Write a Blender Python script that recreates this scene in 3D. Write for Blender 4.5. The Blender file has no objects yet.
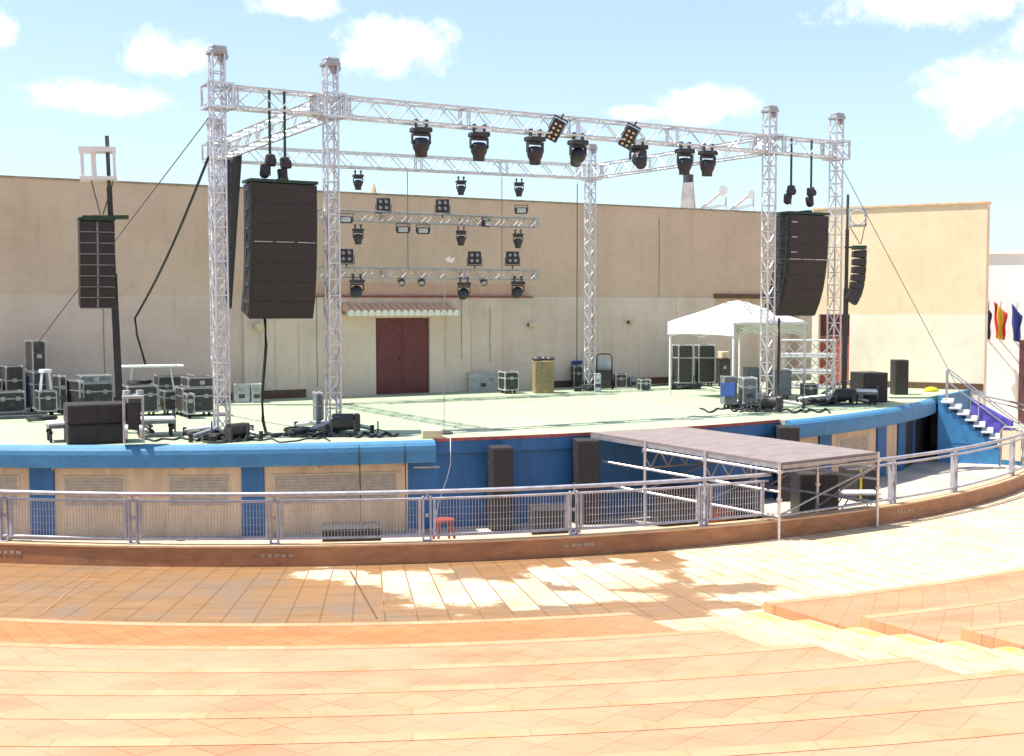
import bpy, math, random
from mathutils import Vector, Matrix
random.seed(7)
scene = bpy.context.scene
COL = scene.collection
R_ = math.radians

# ------------------------------------------------------------------ camera
F, PITCH, YAW, ROLL = 1217.8, 0.0576, 0.5283, -0.0014
CAM = Vector((-9.6077, -23.9016, 2.588))
fw = Vector((math.sin(YAW)*math.cos(PITCH), math.cos(YAW)*math.cos(PITCH), -math.sin(PITCH)))
rt0 = Vector((math.cos(YAW), -math.sin(YAW), 0)); up0 = rt0.cross(fw)
rt = math.cos(ROLL)*rt0 + math.sin(ROLL)*up0; up = -math.sin(ROLL)*rt0 + math.cos(ROLL)*up0
cd = bpy.data.cameras.new('camera'); cam = bpy.data.objects.new('camera', cd); COL.objects.link(cam)
cd.sensor_width = 36; cd.lens = F/1024*36; cd.clip_end = 3000; cd.clip_start = .1
M3 = Matrix((rt, up, -fw)).transposed()
cam.matrix_world = Matrix.Translation(CAM) @ M3.to_4x4()
scene.camera = cam

# ------------------------------------------------------------------ sky, sun, exposure
SUN = Vector((-2.75, 1.35, 6.5)).normalized()
EL = math.asin(SUN.z); AZ = math.atan2(SUN.x, SUN.y)
scene.view_settings.view_transform = 'Standard'; scene.view_settings.look = 'None'
scene.view_settings.exposure = 0.95; scene.view_settings.gamma = 1
def pix_dir(px, py):
    return (fw + rt*((px-512)/F) + up*(-(py-378)/F)).normalized()
w = bpy.data.worlds.new('World'); scene.world = w; w.use_nodes = True
nt = w.node_tree; nt.nodes.clear()
def N(tree, t, **kw):
    n = tree.nodes.new(t)
    for k, v in kw.items():
        if k in ('op',): n.operation = v
        elif hasattr(n, k): setattr(n, k, v)
    return n
sky = N(nt, 'ShaderNodeTexSky'); sky.sky_type = 'NISHITA'; sky.sun_disc = False
sky.sun_elevation = EL; sky.sun_rotation = AZ; sky.air_density = 1.0; sky.dust_density = 1.2; sky.ozone_density = 1.0
tc = N(nt, 'ShaderNodeTexCoord')
sep = N(nt, 'ShaderNodeSeparateXYZ'); nt.links.new(tc.outputs['Generated'], sep.inputs[0])
azn = N(nt, 'ShaderNodeMath', op='ARCTAN2'); nt.links.new(sep.outputs[0], azn.inputs[0]); nt.links.new(sep.outputs[1], azn.inputs[1])
eln = N(nt, 'ShaderNodeMath', op='ARCSINE'); nt.links.new(sep.outputs[2], eln.inputs[0])
cmb = N(nt, 'ShaderNodeCombineXYZ'); nt.links.new(azn.outputs[0], cmb.inputs[0]); nt.links.new(eln.outputs[0], cmb.inputs[1])
noi = N(nt, 'ShaderNodeTexNoise'); noi.inputs['Scale'].default_value = 26; noi.inputs['Detail'].default_value = 9; noi.inputs['Roughness'].default_value = .68
nt.links.new(cmb.outputs[0], noi.inputs['Vector'])
last = None
for (px, py, hw, hh) in [(158, 56, 50, 22), (92, 97, 75, 16), (120, 100, 40, 14), (388, 46, 62, 34), (700, 103, 68, 20), (985, 92, 62, 40), (1050, 72, 40, 26),
                         (950, 2, 120, 26), (0, 28, 22, 20), (640, 112, 42, 9), (300, 5, 50, 14), (1100, 30, 90, 40), (-110, 60, 80, 28), (1230, 110, 90, 30), (560, -60, 120, 30)]:
    d = pix_dir(px, py); a0 = math.atan2(d.x, d.y); e0 = math.asin(d.z)
    s = N(nt, 'ShaderNodeVectorMath', op='SUBTRACT'); nt.links.new(cmb.outputs[0], s.inputs[0]); s.inputs[1].default_value = (a0, e0, 0)
    m = N(nt, 'ShaderNodeVectorMath', op='MULTIPLY'); nt.links.new(s.outputs[0], m.inputs[0]); m.inputs[1].default_value = (F/hw*math.cos(e0)*1.42, F/hh*1.35, 0)
    l = N(nt, 'ShaderNodeVectorMath', op='LENGTH'); nt.links.new(m.outputs[0], l.inputs[0])
    if last is None: last = l.outputs['Value']
    else:
        mn = N(nt, 'ShaderNodeMath', op='SMOOTH_MIN'); nt.links.new(last, mn.inputs[0]); nt.links.new(l.outputs['Value'], mn.inputs[1]); mn.inputs[2].default_value = .25; last = mn.outputs[0]
nm = N(nt, 'ShaderNodeMath', op='MULTIPLY_ADD'); nt.links.new(noi.outputs['Fac'], nm.inputs[0]); nm.inputs[1].default_value = 3.2; nm.inputs[2].default_value = -1.6
ad = N(nt, 'ShaderNodeMath', op='ADD'); nt.links.new(last, ad.inputs[0]); nt.links.new(nm.outputs[0], ad.inputs[1])
mr = N(nt, 'ShaderNodeMapRange'); mr.interpolation_type = 'SMOOTHSTEP'
mr.inputs['From Min'].default_value = 1.5; mr.inputs['From Max'].default_value = -.1; nt.links.new(ad.outputs[0], mr.inputs['Value'])
# thin veil all over, thicker low down
veil = N(nt, 'ShaderNodeMapRange'); nt.links.new(sep.outputs[2], veil.inputs['Value'])
veil.inputs['From Min'].default_value = 0; veil.inputs['From Max'].default_value = .45; veil.inputs['To Min'].default_value = .42; veil.inputs['To Max'].default_value = .1
mxv = N(nt, 'ShaderNodeMixRGB'); nt.links.new(veil.outputs[0], mxv.inputs['Fac']); nt.links.new(sky.outputs[0], mxv.inputs['Color1']); mxv.inputs['Color2'].default_value = (5.2, 6.9, 8.3, 1)
mx = N(nt, 'ShaderNodeMixRGB'); nt.links.new(mr.outputs[0], mx.inputs['Fac']); nt.links.new(mxv.outputs[0], mx.inputs['Color1']); mx.inputs['Color2'].default_value = (9.8, 9.8, 9.8, 1)
bg = N(nt, 'ShaderNodeBackground'); bg.inputs['Strength'].default_value = .1; nt.links.new(mx.outputs[0], bg.inputs['Color'])
wo = N(nt, 'ShaderNodeOutputWorld'); nt.links.new(bg.outputs[0], wo.inputs[0])
sl = bpy.data.lights.new('sun', 'SUN'); sl.energy = 4.2; sl.angle = R_(.5); sl.color = (1, .95, .86)
so = bpy.data.objects.new('sun', sl); COL.objects.link(so); so.rotation_euler = (-SUN).to_track_quat('-Z', 'Y').to_euler()

# ------------------------------------------------------------------ picture <-> place helpers (calibrated camera)
def ray(px, py): return fw + rt*((px-512)/F) + up*(-(py-378)/F)
def G(px, py, z=0.0):
    d = ray(px, py); return CAM + d*((z-CAM.z)/d.z)
def VP(px, py, a, b):
    ax, ay = a; n = Vector((-(b[1]-ay), b[0]-ax)); d = ray(px, py)
    t = ((Vector((ax, ay))-CAM.xy) @ n)/(d.xy @ n); return CAM + d*t
def SC(P): return F/((Vector(P)-CAM) @ fw)
def PX(P):
    q = Vector(P)-CAM; return 512+F*(q @ rt)/(q @ fw), 378-F*(q @ up)/(q @ fw)
def face(P): v = CAM.xy-Vector(P).xy; return math.atan2(v.x, -v.y)   # rotation that turns local -Y to the camera
S = -1.8                                                              # plaza and pit level; stage floor is 0

# ------------------------------------------------------------------ mesh builder
class MB:
    def __init__(s): s.v = []; s.f = []; s.sm = []
    def add(s, vs, fs, sm=False, M=None):
        o = len(s.v)
        s.v += [tuple(M @ Vector(p)) if M else tuple(p) for p in vs]
        for f in fs: s.f.append(tuple(i+o for i in f)); s.sm.append(sm)
        return s
    def box(s, c, d, rz=0, M=None, bev=0):
        x, y, z = d[0]/2, d[1]/2, d[2]/2
        T = Matrix.Translation(c) @ Matrix.Rotation(rz, 4, 'Z')
        if M: T = M @ T
        if bev <= 0:
            vs = [(i*x, j*y, k*z) for i in (-1, 1) for j in (-1, 1) for k in (-1, 1)]
            fs = [(0, 1, 3, 2), (4, 6, 7, 5), (0, 4, 5, 1), (2, 3, 7, 6), (0, 2, 6, 4), (1, 5, 7, 3)]
        else:
            b = min(bev, x*.45, y*.45, z*.45); vs = []
            for i in (-1, 1):
                for j in (-1, 1):
                    for k in (-1, 1): vs += [(i*x, j*(y-b), k*(z-b)), (i*(x-b), j*y, k*(z-b)), (i*(x-b), j*(y-b), k*z)]
            I = lambda i, j, k, a: (((i > 0)*4+(j > 0)*2+(k > 0))*3+a)
            fs = []
            for q in (-1, 1):
                fs.append((I(q, -1, -1, 0), I(q, 1, -1, 0), I(q, 1, 1, 0), I(q, -1, 1, 0))[::q])
                fs.append((I(-1, q, -1, 1), I(-1, q, 1, 1), I(1, q, 1, 1), I(1, q, -1, 1))[::q])
                fs.append((I(-1, -1, q, 2), I(1, -1, q, 2), I(1, 1, q, 2), I(-1, 1, q, 2))[::q])
            for q in (-1, 1):
                for r in (-1, 1):
                    fs.append((I(-1, q, r, 1), I(1, q, r, 1), I(1, q, r, 2), I(-1, q, r, 2)))
                    fs.append((I(q, -1, r, 0), I(q, 1, r, 0), I(q, 1, r, 2), I(q, -1, r, 2)))
                    fs.append((I(q, r, -1, 0), I(q, r, 1, 0), I(q, r, 1, 1), I(q, r, -1, 1)))
            for i in (-1, 1):
                for j in (-1, 1):
                    for k in (-1, 1): fs.append((I(i, j, k, 0), I(i, j, k, 1), I(i, j, k, 2)))
        return s.add(vs, fs, False, T)
    def cyl(s, a, b, r, n=8, r2=None, cap=True, M=None):
        a = Vector(a); b = Vector(b); d = b-a
        if d.length < 1e-6: return s
        r2 = r if r2 is None else r2
        q = d.to_track_quat('Z', 'Y').to_matrix()
        A = [a + q @ Vector((math.cos(t)*r, math.sin(t)*r, 0)) for t in [2*math.pi*i/n for i in range(n)]]
        B = [b + q @ Vector((math.cos(t)*r2, math.sin(t)*r2, 0)) for t in [2*math.pi*i/n for i in range(n)]]
        s.add(A+B, [(i, (i+1) % n, n+(i+1) % n, n+i) for i in range(n)], n > 5, M)
        if cap: s.add(A, [tuple(range(n))[::-1]], False, M); s.add(B, [tuple(range(n))], False, M)
        return s
    def tube(s, pts, r, n=6, M=None):
        pts = [Vector(p) for p in pts]; k = len(pts); rings = []
        for i, p in enumerate(pts):
            t = (pts[min(i+1, k-1)]-pts[max(i-1, 0)]).normalized(); q = t.to_track_quat('Z', 'Y').to_matrix()
            rings += [p + q @ Vector((math.cos(2*math.pi*j/n)*r, math.sin(2*math.pi*j/n)*r, 0)) for j in range(n)]
        fs = [(i*n+j, i*n+(j+1) % n, (i+1)*n+(j+1) % n, (i+1)*n+j) for i in range(k-1) for j in range(n)]
        fs += [tuple(range(n))[::-1], tuple(range((k-1)*n, k*n))]
        return s.add(rings, fs, True, M)
    def lathe(s, prof, n=16, M=None, cap=True):
        vs = [(r*math.cos(2*math.pi*i/n), r*math.sin(2*math.pi*i/n), z) for (r, z) in prof for i in range(n)]
        fs = [(k*n+i, k*n+(i+1) % n, (k+1)*n+(i+1) % n, (k+1)*n+i) for k in range(len(prof)-1) for i in range(n)]
        s.add(vs, fs, True, M)
        if cap: s.add(vs[:n], [tuple(range(n))[::-1]], False, M); s.add(vs[-n:], [tuple(range(n))], False, M)
        return s
    def prism(s, poly, d0, d1, M=None):                      # polygon in (x, z), extruded along y
        n = len(poly); vs = [(x, d0, z) for x, z in poly]+[(x, d1, z) for x, z in poly]
        fs = [tuple(range(n)), tuple(range(n, 2*n))[::-1]]+[(i, n+i, n+(i+1) % n, (i+1) % n) for i in range(n)]
        return s.add(vs, fs, False, M)
    def slab(s, poly, z0, z1, M=None):                       # polygon in (x, y), extruded along z
        n = len(poly); vs = [(x, y, z0) for x, y in poly]+[(x, y, z1) for x, y in poly]
        fs = [tuple(range(n))[::-1], tuple(range(n, 2*n))]+[(i, (i+1) % n, n+(i+1) % n, n+i) for i in range(n)]
        return s.add(vs, fs, False, M)
    def ring(s, c, r0, r1, z0, z1, A0, A1, n):               # arc slab; angle 0 points to -Y, positive to +X; A0/A1 may depend on radius
        f0 = A0 if callable(A0) else (lambda r: A0); f1 = A1 if callable(A1) else (lambda r: A1)
        vs = []
        for i in range(n+1):
            for r in (r0, r1):
                a = f0(r)+(f1(r)-f0(r))*i/n
                for z in (z0, z1): vs.append((c[0]+r*math.sin(a), c[1]-r*math.cos(a), z))
        fs = []
        for i in range(n):
            o = i*4; p = o+4
            fs += [(o+1, p+1, p+3, o+3), (o, o+2, p+2, p), (o, p, p+1, o+1), (o+2, o+3, p+3, p+2)]
        fs += [(0, 1, 3, 2), (n*4, n*4+2, n*4+3, n*4+1)]
        return s.add(vs, fs)
    def build(s, name, mat, parent=None, loc=None):
        me = bpy.data.meshes.new(name); me.from_pydata(s.v, [], s.f); me.update()
        me.polygons.foreach_set('use_smooth', s.sm)
        import bmesh
        b = bmesh.new(); b.from_mesh(me); bmesh.ops.recalc_face_normals(b, faces=b.faces); b.to_mesh(me); b.free()
        me.materials.append(mat)
        o = bpy.data.objects.new(name, me); COL.objects.link(o)
        if parent: o.parent = parent
        if loc is not None: o.location = loc
        return o

def tag(o, label, cat, group=None):
    o['label'] = label; o['category'] = cat
    if group: o['group'] = group
    return o
def thing(name, label, cat, loc=(0, 0, 0), rz=0, group=None):
    o = bpy.data.objects.new(name, None); COL.objects.link(o); o.empty_display_size = .2
    o.location = loc; o.rotation_euler = (0, 0, rz); return tag(o, label, cat, group)
def struct(name, mb, mat): o = mb.build(name, mat); o['kind'] = 'structure'; return o
def copy_tree(o, parent=None):
    c = o.copy(); COL.objects.link(c)
    if parent: c.parent = parent
    for ch in list(o.children): copy_tree(ch, c)
    return c
def dup(o, loc, rz=None, label=None, rot=None):
    c = copy_tree(o); c.location = loc
    if rz is not None: c.rotation_euler = (0, 0, rz)
    if rot is not None: c.rotation_euler = rot
    if label: c['label'] = label
    return c

# ------------------------------------------------------------------ materials
def mat(name, col, rough=.6, metal=0., var=.12, scale=6., bump=0., spec=.5, col2=None, stretch=(1, 1, 1), detail=5):
    m = bpy.data.materials.new(name); m.use_nodes = True; t = m.node_tree; b = t.nodes['Principled BSDF']
    b.inputs['Roughness'].default_value = rough; b.inputs['Metallic'].default_value = metal
    b.inputs['Specular IOR Level'].default_value = spec
    c = N(t, 'ShaderNodeTexCoord'); mp = N(t, 'ShaderNodeMapping'); mp.inputs['Scale'].default_value = stretch
    t.links.new(c.outputs['Object'], mp.inputs[0])
    n = N(t, 'ShaderNodeTexNoise'); n.inputs['Scale'].default_value = scale; n.inputs['Detail'].default_value = detail; n.inputs['Roughness'].default_value = .65
    t.links.new(mp.outputs[0], n.inputs['Vector'])
    r = N(t, 'ShaderNodeValToRGB'); r.color_ramp.elements[0].position = .3; r.color_ramp.elements[1].position = .7
    c2 = col2 or tuple(x*(1-2*var) for x in col)
    r.color_ramp.elements[0].color = (*c2, 1); r.color_ramp.elements[1].color = (*[min(1, x*(1+(var if not col2 else 0))) for x in col], 1)
    t.links.new(n.outputs['Fac'], r.inputs[0]); t.links.new(r.outputs[0], b.inputs['Base Color'])
    if bump:
        bp = N(t, 'ShaderNodeBump'); bp.inputs['Strength'].default_value = bump; bp.inputs['Distance'].default_value = .02
        n2 = N(t, 'ShaderNodeTexNoise'); n2.inputs['Scale'].default_value = scale*8; n2.inputs['Detail'].default_value = 4
        t.links.new(c.outputs['Object'], n2.inputs['Vector']); t.links.new(n2.outputs['Fac'], bp.inputs['Height']); t.links.new(bp.outputs[0], b.inputs['Normal'])
    m['ramp'] = r.name; return m
ALU = mat('aluminium', (.69, .68, .7), .33, .72, .12, 9)
ALU_D = mat('dull_aluminium', (.42, .42, .44), .45, .6, .15, 8)
GALV = mat('galvanised_steel', (.5, .5, .53), .42, .6, .18, 9)
RAIL = mat('rail_grey_paint', (.45, .44, .49), .5, .25, .15, 6)
STEEL = mat('dark_steel', (.09, .09, .1), .5, .4, .2, 10)
BLK = mat('black_paint', (.034, .031, .032), .55, 0, .25, 12)
BLKF = mat('black_fixture', (.032, .03, .037), .4, 0, .2, 20)
GRIL = mat('speaker_grille', (.044, .038, .035), .75, 0, .25, 40, .3)
CASEB = mat('case_laminate', (.055, .048, .044), .5, 0, .3, 14)
CASEG = mat('case_grey', (.2, .21, .22), .5, 0, .2, 10)
PALEG = mat('pale_grey_paint', (.5, .52, .5), .55, 0, .15, 7)
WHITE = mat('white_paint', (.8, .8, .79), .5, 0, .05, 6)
CLOTHW = mat('white_canvas', (.82, .82, .82), .8, 0, .04, 3)
WOOD = mat('bin_cardboard', (.36, .27, .14), .8, 0, .18, 12, .2)
BLUE = mat('blue_paint', (.035, .165, .38), .6, 0, .18, 2.4, .2, col2=(.03, .115, .26), stretch=(1.5, 1.5, .3), detail=9)
BLUES = mat('stair_blue_paint', (.05, .24, .5), .55, 0, .1, 3, .15)
BLUEL = mat('blue_cap_paint', (.07, .26, .47), .6, 0, .16, 2.2, .3, col2=(.055, .19, .34), stretch=(1, 1, 1.6), detail=10)
BEIGE = mat('beige_panel', (.76, .55, .35), .75, 0, .14, 2.2, .15, stretch=(1.6, 1.6, .3), detail=8)
SHUT = mat('grey_shutter', (.5, .41, .32), .7, 0, .12, 8, .1)
FRAMEC = mat('pale_frame', (.68, .56, .38), .7, 0, .08, 8)
REDD = mat('dark_red_door', (.15, .03, .034), .5, 0, .15, 8)
REDB = mat('brick_red_door', (.42, .1, .06), .6, 0, .15, 8)
BROWN = mat('brown_skirting', (.14, .075, .04), .7, 0, .2, 9)
REDL = mat('red_edge', (.42, .1, .09), .7, 0, .25, 5)
DECK = mat('deck_ply', (.27, .22, .21), .75, 0, .12, 2.5, .15, stretch=(1, 4, 1))
PURP = mat('purple_cloth', (.1, .08, .42), .8, 0, .15, 6)
BLUEC = mat('blue_plastic', (.04, .1, .34), .6, 0, .15, 8)
ORNG = mat('orange_cloth', (.62, .16, .05), .8, 0, .15, 9)
REDP = mat('red_plastic', (.36, .07, .06), .45, 0, .1, 6)
YEL = mat('yellow_cloth', (.75, .7, .03), .8, 0, .12, 10)
YELT = mat('yellow_strap', (.7, .55, .05), .7, 0, .1, 10)
LEDGE = mat('faded_red_ledge', (.3, .1, .085), .75, 0, .2, 5)
COPE = mat('dirty_coping', (.34, .3, .22), .85, 0, .25, 3)
PLATE = mat('worn_marking', (.42, .33, .25), .7, 0, .2, 12)
GRN = mat('green_sling', (.03, .07, .045), .8, 0, .2, 10)
TILE = mat('roof_tile', (.62, .36, .2), .8, 0, .3, 5, .2, col2=(.72, .52, .36))
GLOBE = mat('lamp_globe', (.7, .58, .36), .3, 0, .05, 4)
LENS = mat('lens_glass', (.03, .03, .045), .08, 0, .1, 4)
LAMPW = mat('lamp_warm_face', (.72, .6, .44), .35, .2, .1, 30)
LAMPG = mat('lamp_grey_face', (.33, .34, .36), .3, .3, .15, 30)
RUB = mat('rubber', (.02, .02, .02), .8, 0, .2, 20)
CABLE = mat('cable_rubber', (.025, .025, .028), .6, 0, .2, 20)
CONC = mat('chimney_concrete', (.5, .46, .43), .85, 0, .2, 1.5, .3)
WHB = mat('white_render', (.9, .88, .86), .85, 0, .06, .8, .1)
FLAGR = mat('flag_red', (.5, .02, .03), .8, 0, .08, 8); FLAGY = mat('flag_yellow', (.75, .46, .03), .8, 0, .08, 8)
FLAGB = mat('flag_blue', (.03, .05, .24), .8, 0, .1, 8); FLAGK = mat('flag_dark', (.05, .04, .09), .8, 0, .1, 8)
ROPE = mat('wire_rope', (.16, .16, .17), .5, .5, .1, 20)
ORP = mat('orange_finial', (.62, .42, .27), .7, 0, .1, 8)

def wall_mat(name, up_c, lo_c, zsplit, streak=.25):
    m = bpy.data.materials.new(name); m.use_nodes = True; t = m.node_tree; b = t.nodes['Principled BSDF']; b.inputs['Roughness'].default_value = .9
    b.inputs['Specular IOR Level'].default_value = .2
    c = N(t, 'ShaderNodeTexCoord'); sp = N(t, 'ShaderNodeSeparateXYZ'); t.links.new(c.outputs['Object'], sp.inputs[0])
    st = N(t, 'ShaderNodeMath', op='GREATER_THAN'); t.links.new(sp.outputs[2], st.inputs[0]); st.inputs[1].default_value = zsplit
    mx = N(t, 'ShaderNodeMixRGB'); t.links.new(st.outputs[0], mx.inputs[0]); mx.inputs[1].default_value = (*lo_c, 1); mx.inputs[2].default_value = (*up_c, 1)
    prev = mx.outputs[0]
    for sc_, str_, lo, amt in (((1, 1, .05), 1.5, .5, streak*.8), ((1, 1, .12), 4.5, .58, streak), ((.5, .5, .7), .8, .42, .3), ((1, 1, 1), 3.5, .5, .2), ((1, 1, 1), 22, .35, .12)):
        mp = N(t, 'ShaderNodeMapping'); mp.inputs['Scale'].default_value = sc_; t.links.new(c.outputs['Object'], mp.inputs[0])
        n = N(t, 'ShaderNodeTexNoise'); n.inputs['Scale'].default_value = str_; n.inputs['Detail'].default_value = 6; n.inputs['Roughness'].default_value = .6
        t.links.new(mp.outputs[0], n.inputs['Vector'])
        r = N(t, 'ShaderNodeMapRange'); r.inputs['From Min'].default_value = lo; r.inputs['From Max'].default_value = .75; r.inputs['To Min'].default_value = 0; r.inputs['To Max'].default_value = amt
        t.links.new(n.outputs['Fac'], r.inputs['Value'])
        k = N(t, 'ShaderNodeMixRGB'); k.blend_type = 'MULTIPLY'; t.links.new(r.outputs[0], k.inputs[0]); t.links.new(prev, k.inputs[1]); k.inputs[2].default_value = (.55, .5, .44, 1); prev = k.outputs[0]
    t.links.new(prev, b.inputs['Base Color'])
    bp = N(t, 'ShaderNodeBump'); bp.inputs['Strength'].default_value = .25; bp.inputs['Distance'].default_value = .02
    n2 = N(t, 'ShaderNodeTexNoise'); n2.inputs['Scale'].default_value = 30; t.links.new(c.outputs['Object'], n2.inputs['Vector']); t.links.new(n2.outputs['Fac'], bp.inputs['Height']); t.links.new(bp.outputs[0], b.inputs['Normal'])
    return m
WALL = wall_mat('ochre_render', (.68, .515, .39), (.72, .575, .48), 2.95)
WALLLO = wall_mat('cream_render', (.77, .64, .525), (.77, .64, .525), 9, .35)
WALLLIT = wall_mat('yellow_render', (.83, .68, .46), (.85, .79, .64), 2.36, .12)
WALLPK = wall_mat('pink_band_render', (.66, .44, .33), (.66, .44, .33), 9, .3)

KC, KR = (7.22, 14.78), 21.44        # kerb arc
TC = (6.2012, 9.687)                 # terrace arcs
def polar(t, c):
    """x = angle*20 (m along the arc), y = radius, both about the arc centre"""
    tcn = N(t, 'ShaderNodeTexCoord'); s = N(t, 'ShaderNodeSeparateXYZ'); t.links.new(tcn.outputs['Object'], s.inputs[0])
    dx = N(t, 'ShaderNodeMath', op='SUBTRACT'); t.links.new(s.outputs[0], dx.inputs[0]); dx.inputs[1].default_value = c[0]
    dy = N(t, 'ShaderNodeMath', op='SUBTRACT'); dy.inputs[0].default_value = c[1]; t.links.new(s.outputs[1], dy.inputs[1])
    a = N(t, 'ShaderNodeMath', op='ARCTAN2'); t.links.new(dx.outputs[0], a.inputs[0]); t.links.new(dy.outputs[0], a.inputs[1])
    a2 = N(t, 'ShaderNodeMath', op='MULTIPLY'); t.links.new(a.outputs[0], a2.inputs[0]); a2.inputs[1].default_value = 23
    q = N(t, 'ShaderNodeCombineXYZ'); t.links.new(dx.outputs[0], q.inputs[0]); t.links.new(dy.outputs[0], q.inputs[1])
    ln = N(t, 'ShaderNodeVectorMath', op='LENGTH'); t.links.new(q.outputs[0], ln.inputs[0])
    o = N(t, 'ShaderNodeCombineXYZ'); t.links.new(a2.outputs[0], o.inputs[0]); t.links.new(ln.outputs['Value'], o.inputs[1])
    return tcn, o
def mul(t, fac, a, colr):
    k = N(t, 'ShaderNodeMixRGB'); k.blend_type = 'MULTIPLY'; t.links.new(fac, k.inputs[0]); t.links.new(a, k.inputs[1]); k.inputs[2].default_value = (*colr, 1); return k.outputs[0]
def noise(t, vec, sc, det=5, rough=.6):
    n = N(t, 'ShaderNodeTexNoise'); n.inputs['Scale'].default_value = sc; n.inputs['Detail'].default_value = det; n.inputs['Roughness'].default_value = rough
    t.links.new(vec, n.inputs['Vector']); return n.outputs['Fac']
def rng(t, v, a, b, c=0., d=1., smooth=False):
    r = N(t, 'ShaderNodeMapRange'); r.inputs['From Min'].default_value = a; r.inputs['From Max'].default_value = b; r.inputs['To Min'].default_value = c; r.inputs['To Max'].default_value = d
    if smooth: r.interpolation_type = 'SMOOTHSTEP'
    t.links.new(v, r.inputs['Value']); return r.outputs[0]

def plaza_mat():
    m = bpy.data.materials.new('plaza_paving'); m.use_nodes = True; t = m.node_tree; b = t.nodes['Principled BSDF']; b.inputs['Specular IOR Level'].default_value = .35
    tcn, P = polar(t, KC); obj = tcn.outputs['Object']
    br = N(t, 'ShaderNodeTexBrick'); br.offset = .5; br.inputs['Scale'].default_value = 1; br.inputs['Mortar Size'].default_value = .014; br.inputs['Mortar Smooth'].default_value = .3
    br.inputs['Brick Width'].default_value = 1.35; br.inputs['Row Height'].default_value = .42; br.inputs['Bias'].default_value = 0
    sw = N(t, 'ShaderNodeMapping'); sw.inputs['Rotation'].default_value = (0, 0, R_(90)); t.links.new(P.outputs[0], sw.inputs[0]); t.links.new(sw.outputs[0], br.inputs['Vector'])
    br.inputs['Color1'].default_value = (.7, .56, .39, 1); br.inputs['Color2'].default_value = (.6, .47, .32, 1); br.inputs['Mortar'].default_value = (.25, .16, .09, 1)
    # water left from hosing: wet on the left, broken patches towards the right, following the slabs
    def fld(px, py, hw, hh):                                       # 0 in the middle of a patch, 1 at its rim
        c = G(px, py, S); e1 = G(px+hw, py, S)-c; e2 = G(px, py+hh, S)-c; det = e1.x*e2.y-e1.y*e2.x
        sb = N(t, 'ShaderNodeVectorMath', op='SUBTRACT'); t.links.new(obj, sb.inputs[0]); sb.inputs[1].default_value = (c.x, c.y, 0)
        q = N(t, 'ShaderNodeCombineXYZ')
        for k, v in enumerate(((e2.y/det, -e2.x/det, 0), (-e1.y/det, e1.x/det, 0))):
            d_ = N(t, 'ShaderNodeVectorMath', op='DOT_PRODUCT'); t.links.new(sb.outputs[0], d_.inputs[0]); d_.inputs[1].default_value = v; t.links.new(d_.outputs['Value'], q.inputs[k])
        l_ = N(t, 'ShaderNodeVectorMath', op='LENGTH'); t.links.new(q.outputs[0], l_.inputs[0]); return l_.outputs['Value']
    def m2(op, a, b_):
        n_ = N(t, 'ShaderNodeMath', op=op)
        for k, v in enumerate((a, b_)):
            if isinstance(v, (int, float)): n_.inputs[k].default_value = v
            else: t.links.new(v, n_.inputs[k])
        return n_.outputs[0]
    la_, lb_ = G(668, 552, S), G(712, 608, S); ldv = (lb_-la_).normalized(); nv = Vector((ldv.y, -ldv.x, 0))
    if (G(300, 590, S)-la_) @ nv < 0: nv = -nv
    sb = N(t, 'ShaderNodeVectorMath', op='SUBTRACT'); t.links.new(obj, sb.inputs[0]); sb.inputs[1].default_value = (la_.x, la_.y, 0)
    dn = N(t, 'ShaderNodeVectorMath', op='DOT_PRODUCT'); t.links.new(sb.outputs[0], dn.inputs[0]); dn.inputs[1].default_value = tuple(nv)
    Wf = m2('MINIMUM', m2('MULTIPLY', dn.outputs['Value'], 1.2), .8)
    for e in ((598, 575, 68, 13), (560, 597, 90, 7), (470, 592, 80, 16), (410, 583, 50, 12), (330, 574, 40, 5)): Wf = m2('MINIMUM', Wf, m2('SUBTRACT', fld(*e), 1.0))
    for e in ((735, 588, 40, 5), (690, 606, 80, 6), (520, 613, 90, 4)): Wf = m2('MAXIMUM', Wf, m2('SUBTRACT', 1.0, fld(*e)))
    sq = N(t, 'ShaderNodeVectorMath', op='SNAP'); t.links.new(P.outputs[0], sq.inputs[0]); sq.inputs[1].default_value = (.42, .675, 1)
    Wf = m2('ADD', Wf, m2('MULTIPLY', m2('SUBTRACT', noise(t, sq.outputs[0], 1.1, 2, .5), .5), 2.3))
    Wf = m2('ADD', Wf, m2('MULTIPLY', m2('SUBTRACT', noise(t, P.outputs[0], 1.6, 6, .7), .5), 1.1))
    cellr = N(t, 'ShaderNodeSeparateColor'); t.links.new(br.outputs['Color'], cellr.inputs[0])
    Wf = m2('ADD', Wf, m2('MULTIPLY', m2('SUBTRACT', m2('MAXIMUM', cellr.outputs[0], .6), .65), 4.0))
    Wf = m2('ADD', Wf, m2('MULTIPLY', m2('SUBTRACT', noise(t, P.outputs[0], 6, 6, .7), .5), .7))
    wet = rng(t, Wf, -.13, .17, 0, 1, True)
    wetc = N(t, 'ShaderNodeMixRGB'); wetc.inputs[1].default_value = (.24, .135, .065, 1); wetc.inputs[2].default_value = (.38, .215, .1, 1)
    strp = N(t, 'ShaderNodeMapping'); strp.inputs['Scale'].default_value = (.5, 4, 1); t.links.new(P.outputs[0], strp.inputs[0])
    t.links.new(rng(t, noise(t, strp.outputs[0], 1.3, 5, .7), .3, .7), wetc.inputs[0])
    # grey dirty film
    gr = N(t, 'ShaderNodeMixRGB'); t.links.new(rng(t, noise(t, obj, .9, 4), .5, .68, 0, .75), gr.inputs[0]); t.links.new(wetc.outputs[0], gr.inputs[1]); gr.inputs[2].default_value = (.24, .18, .135, 1)
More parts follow.
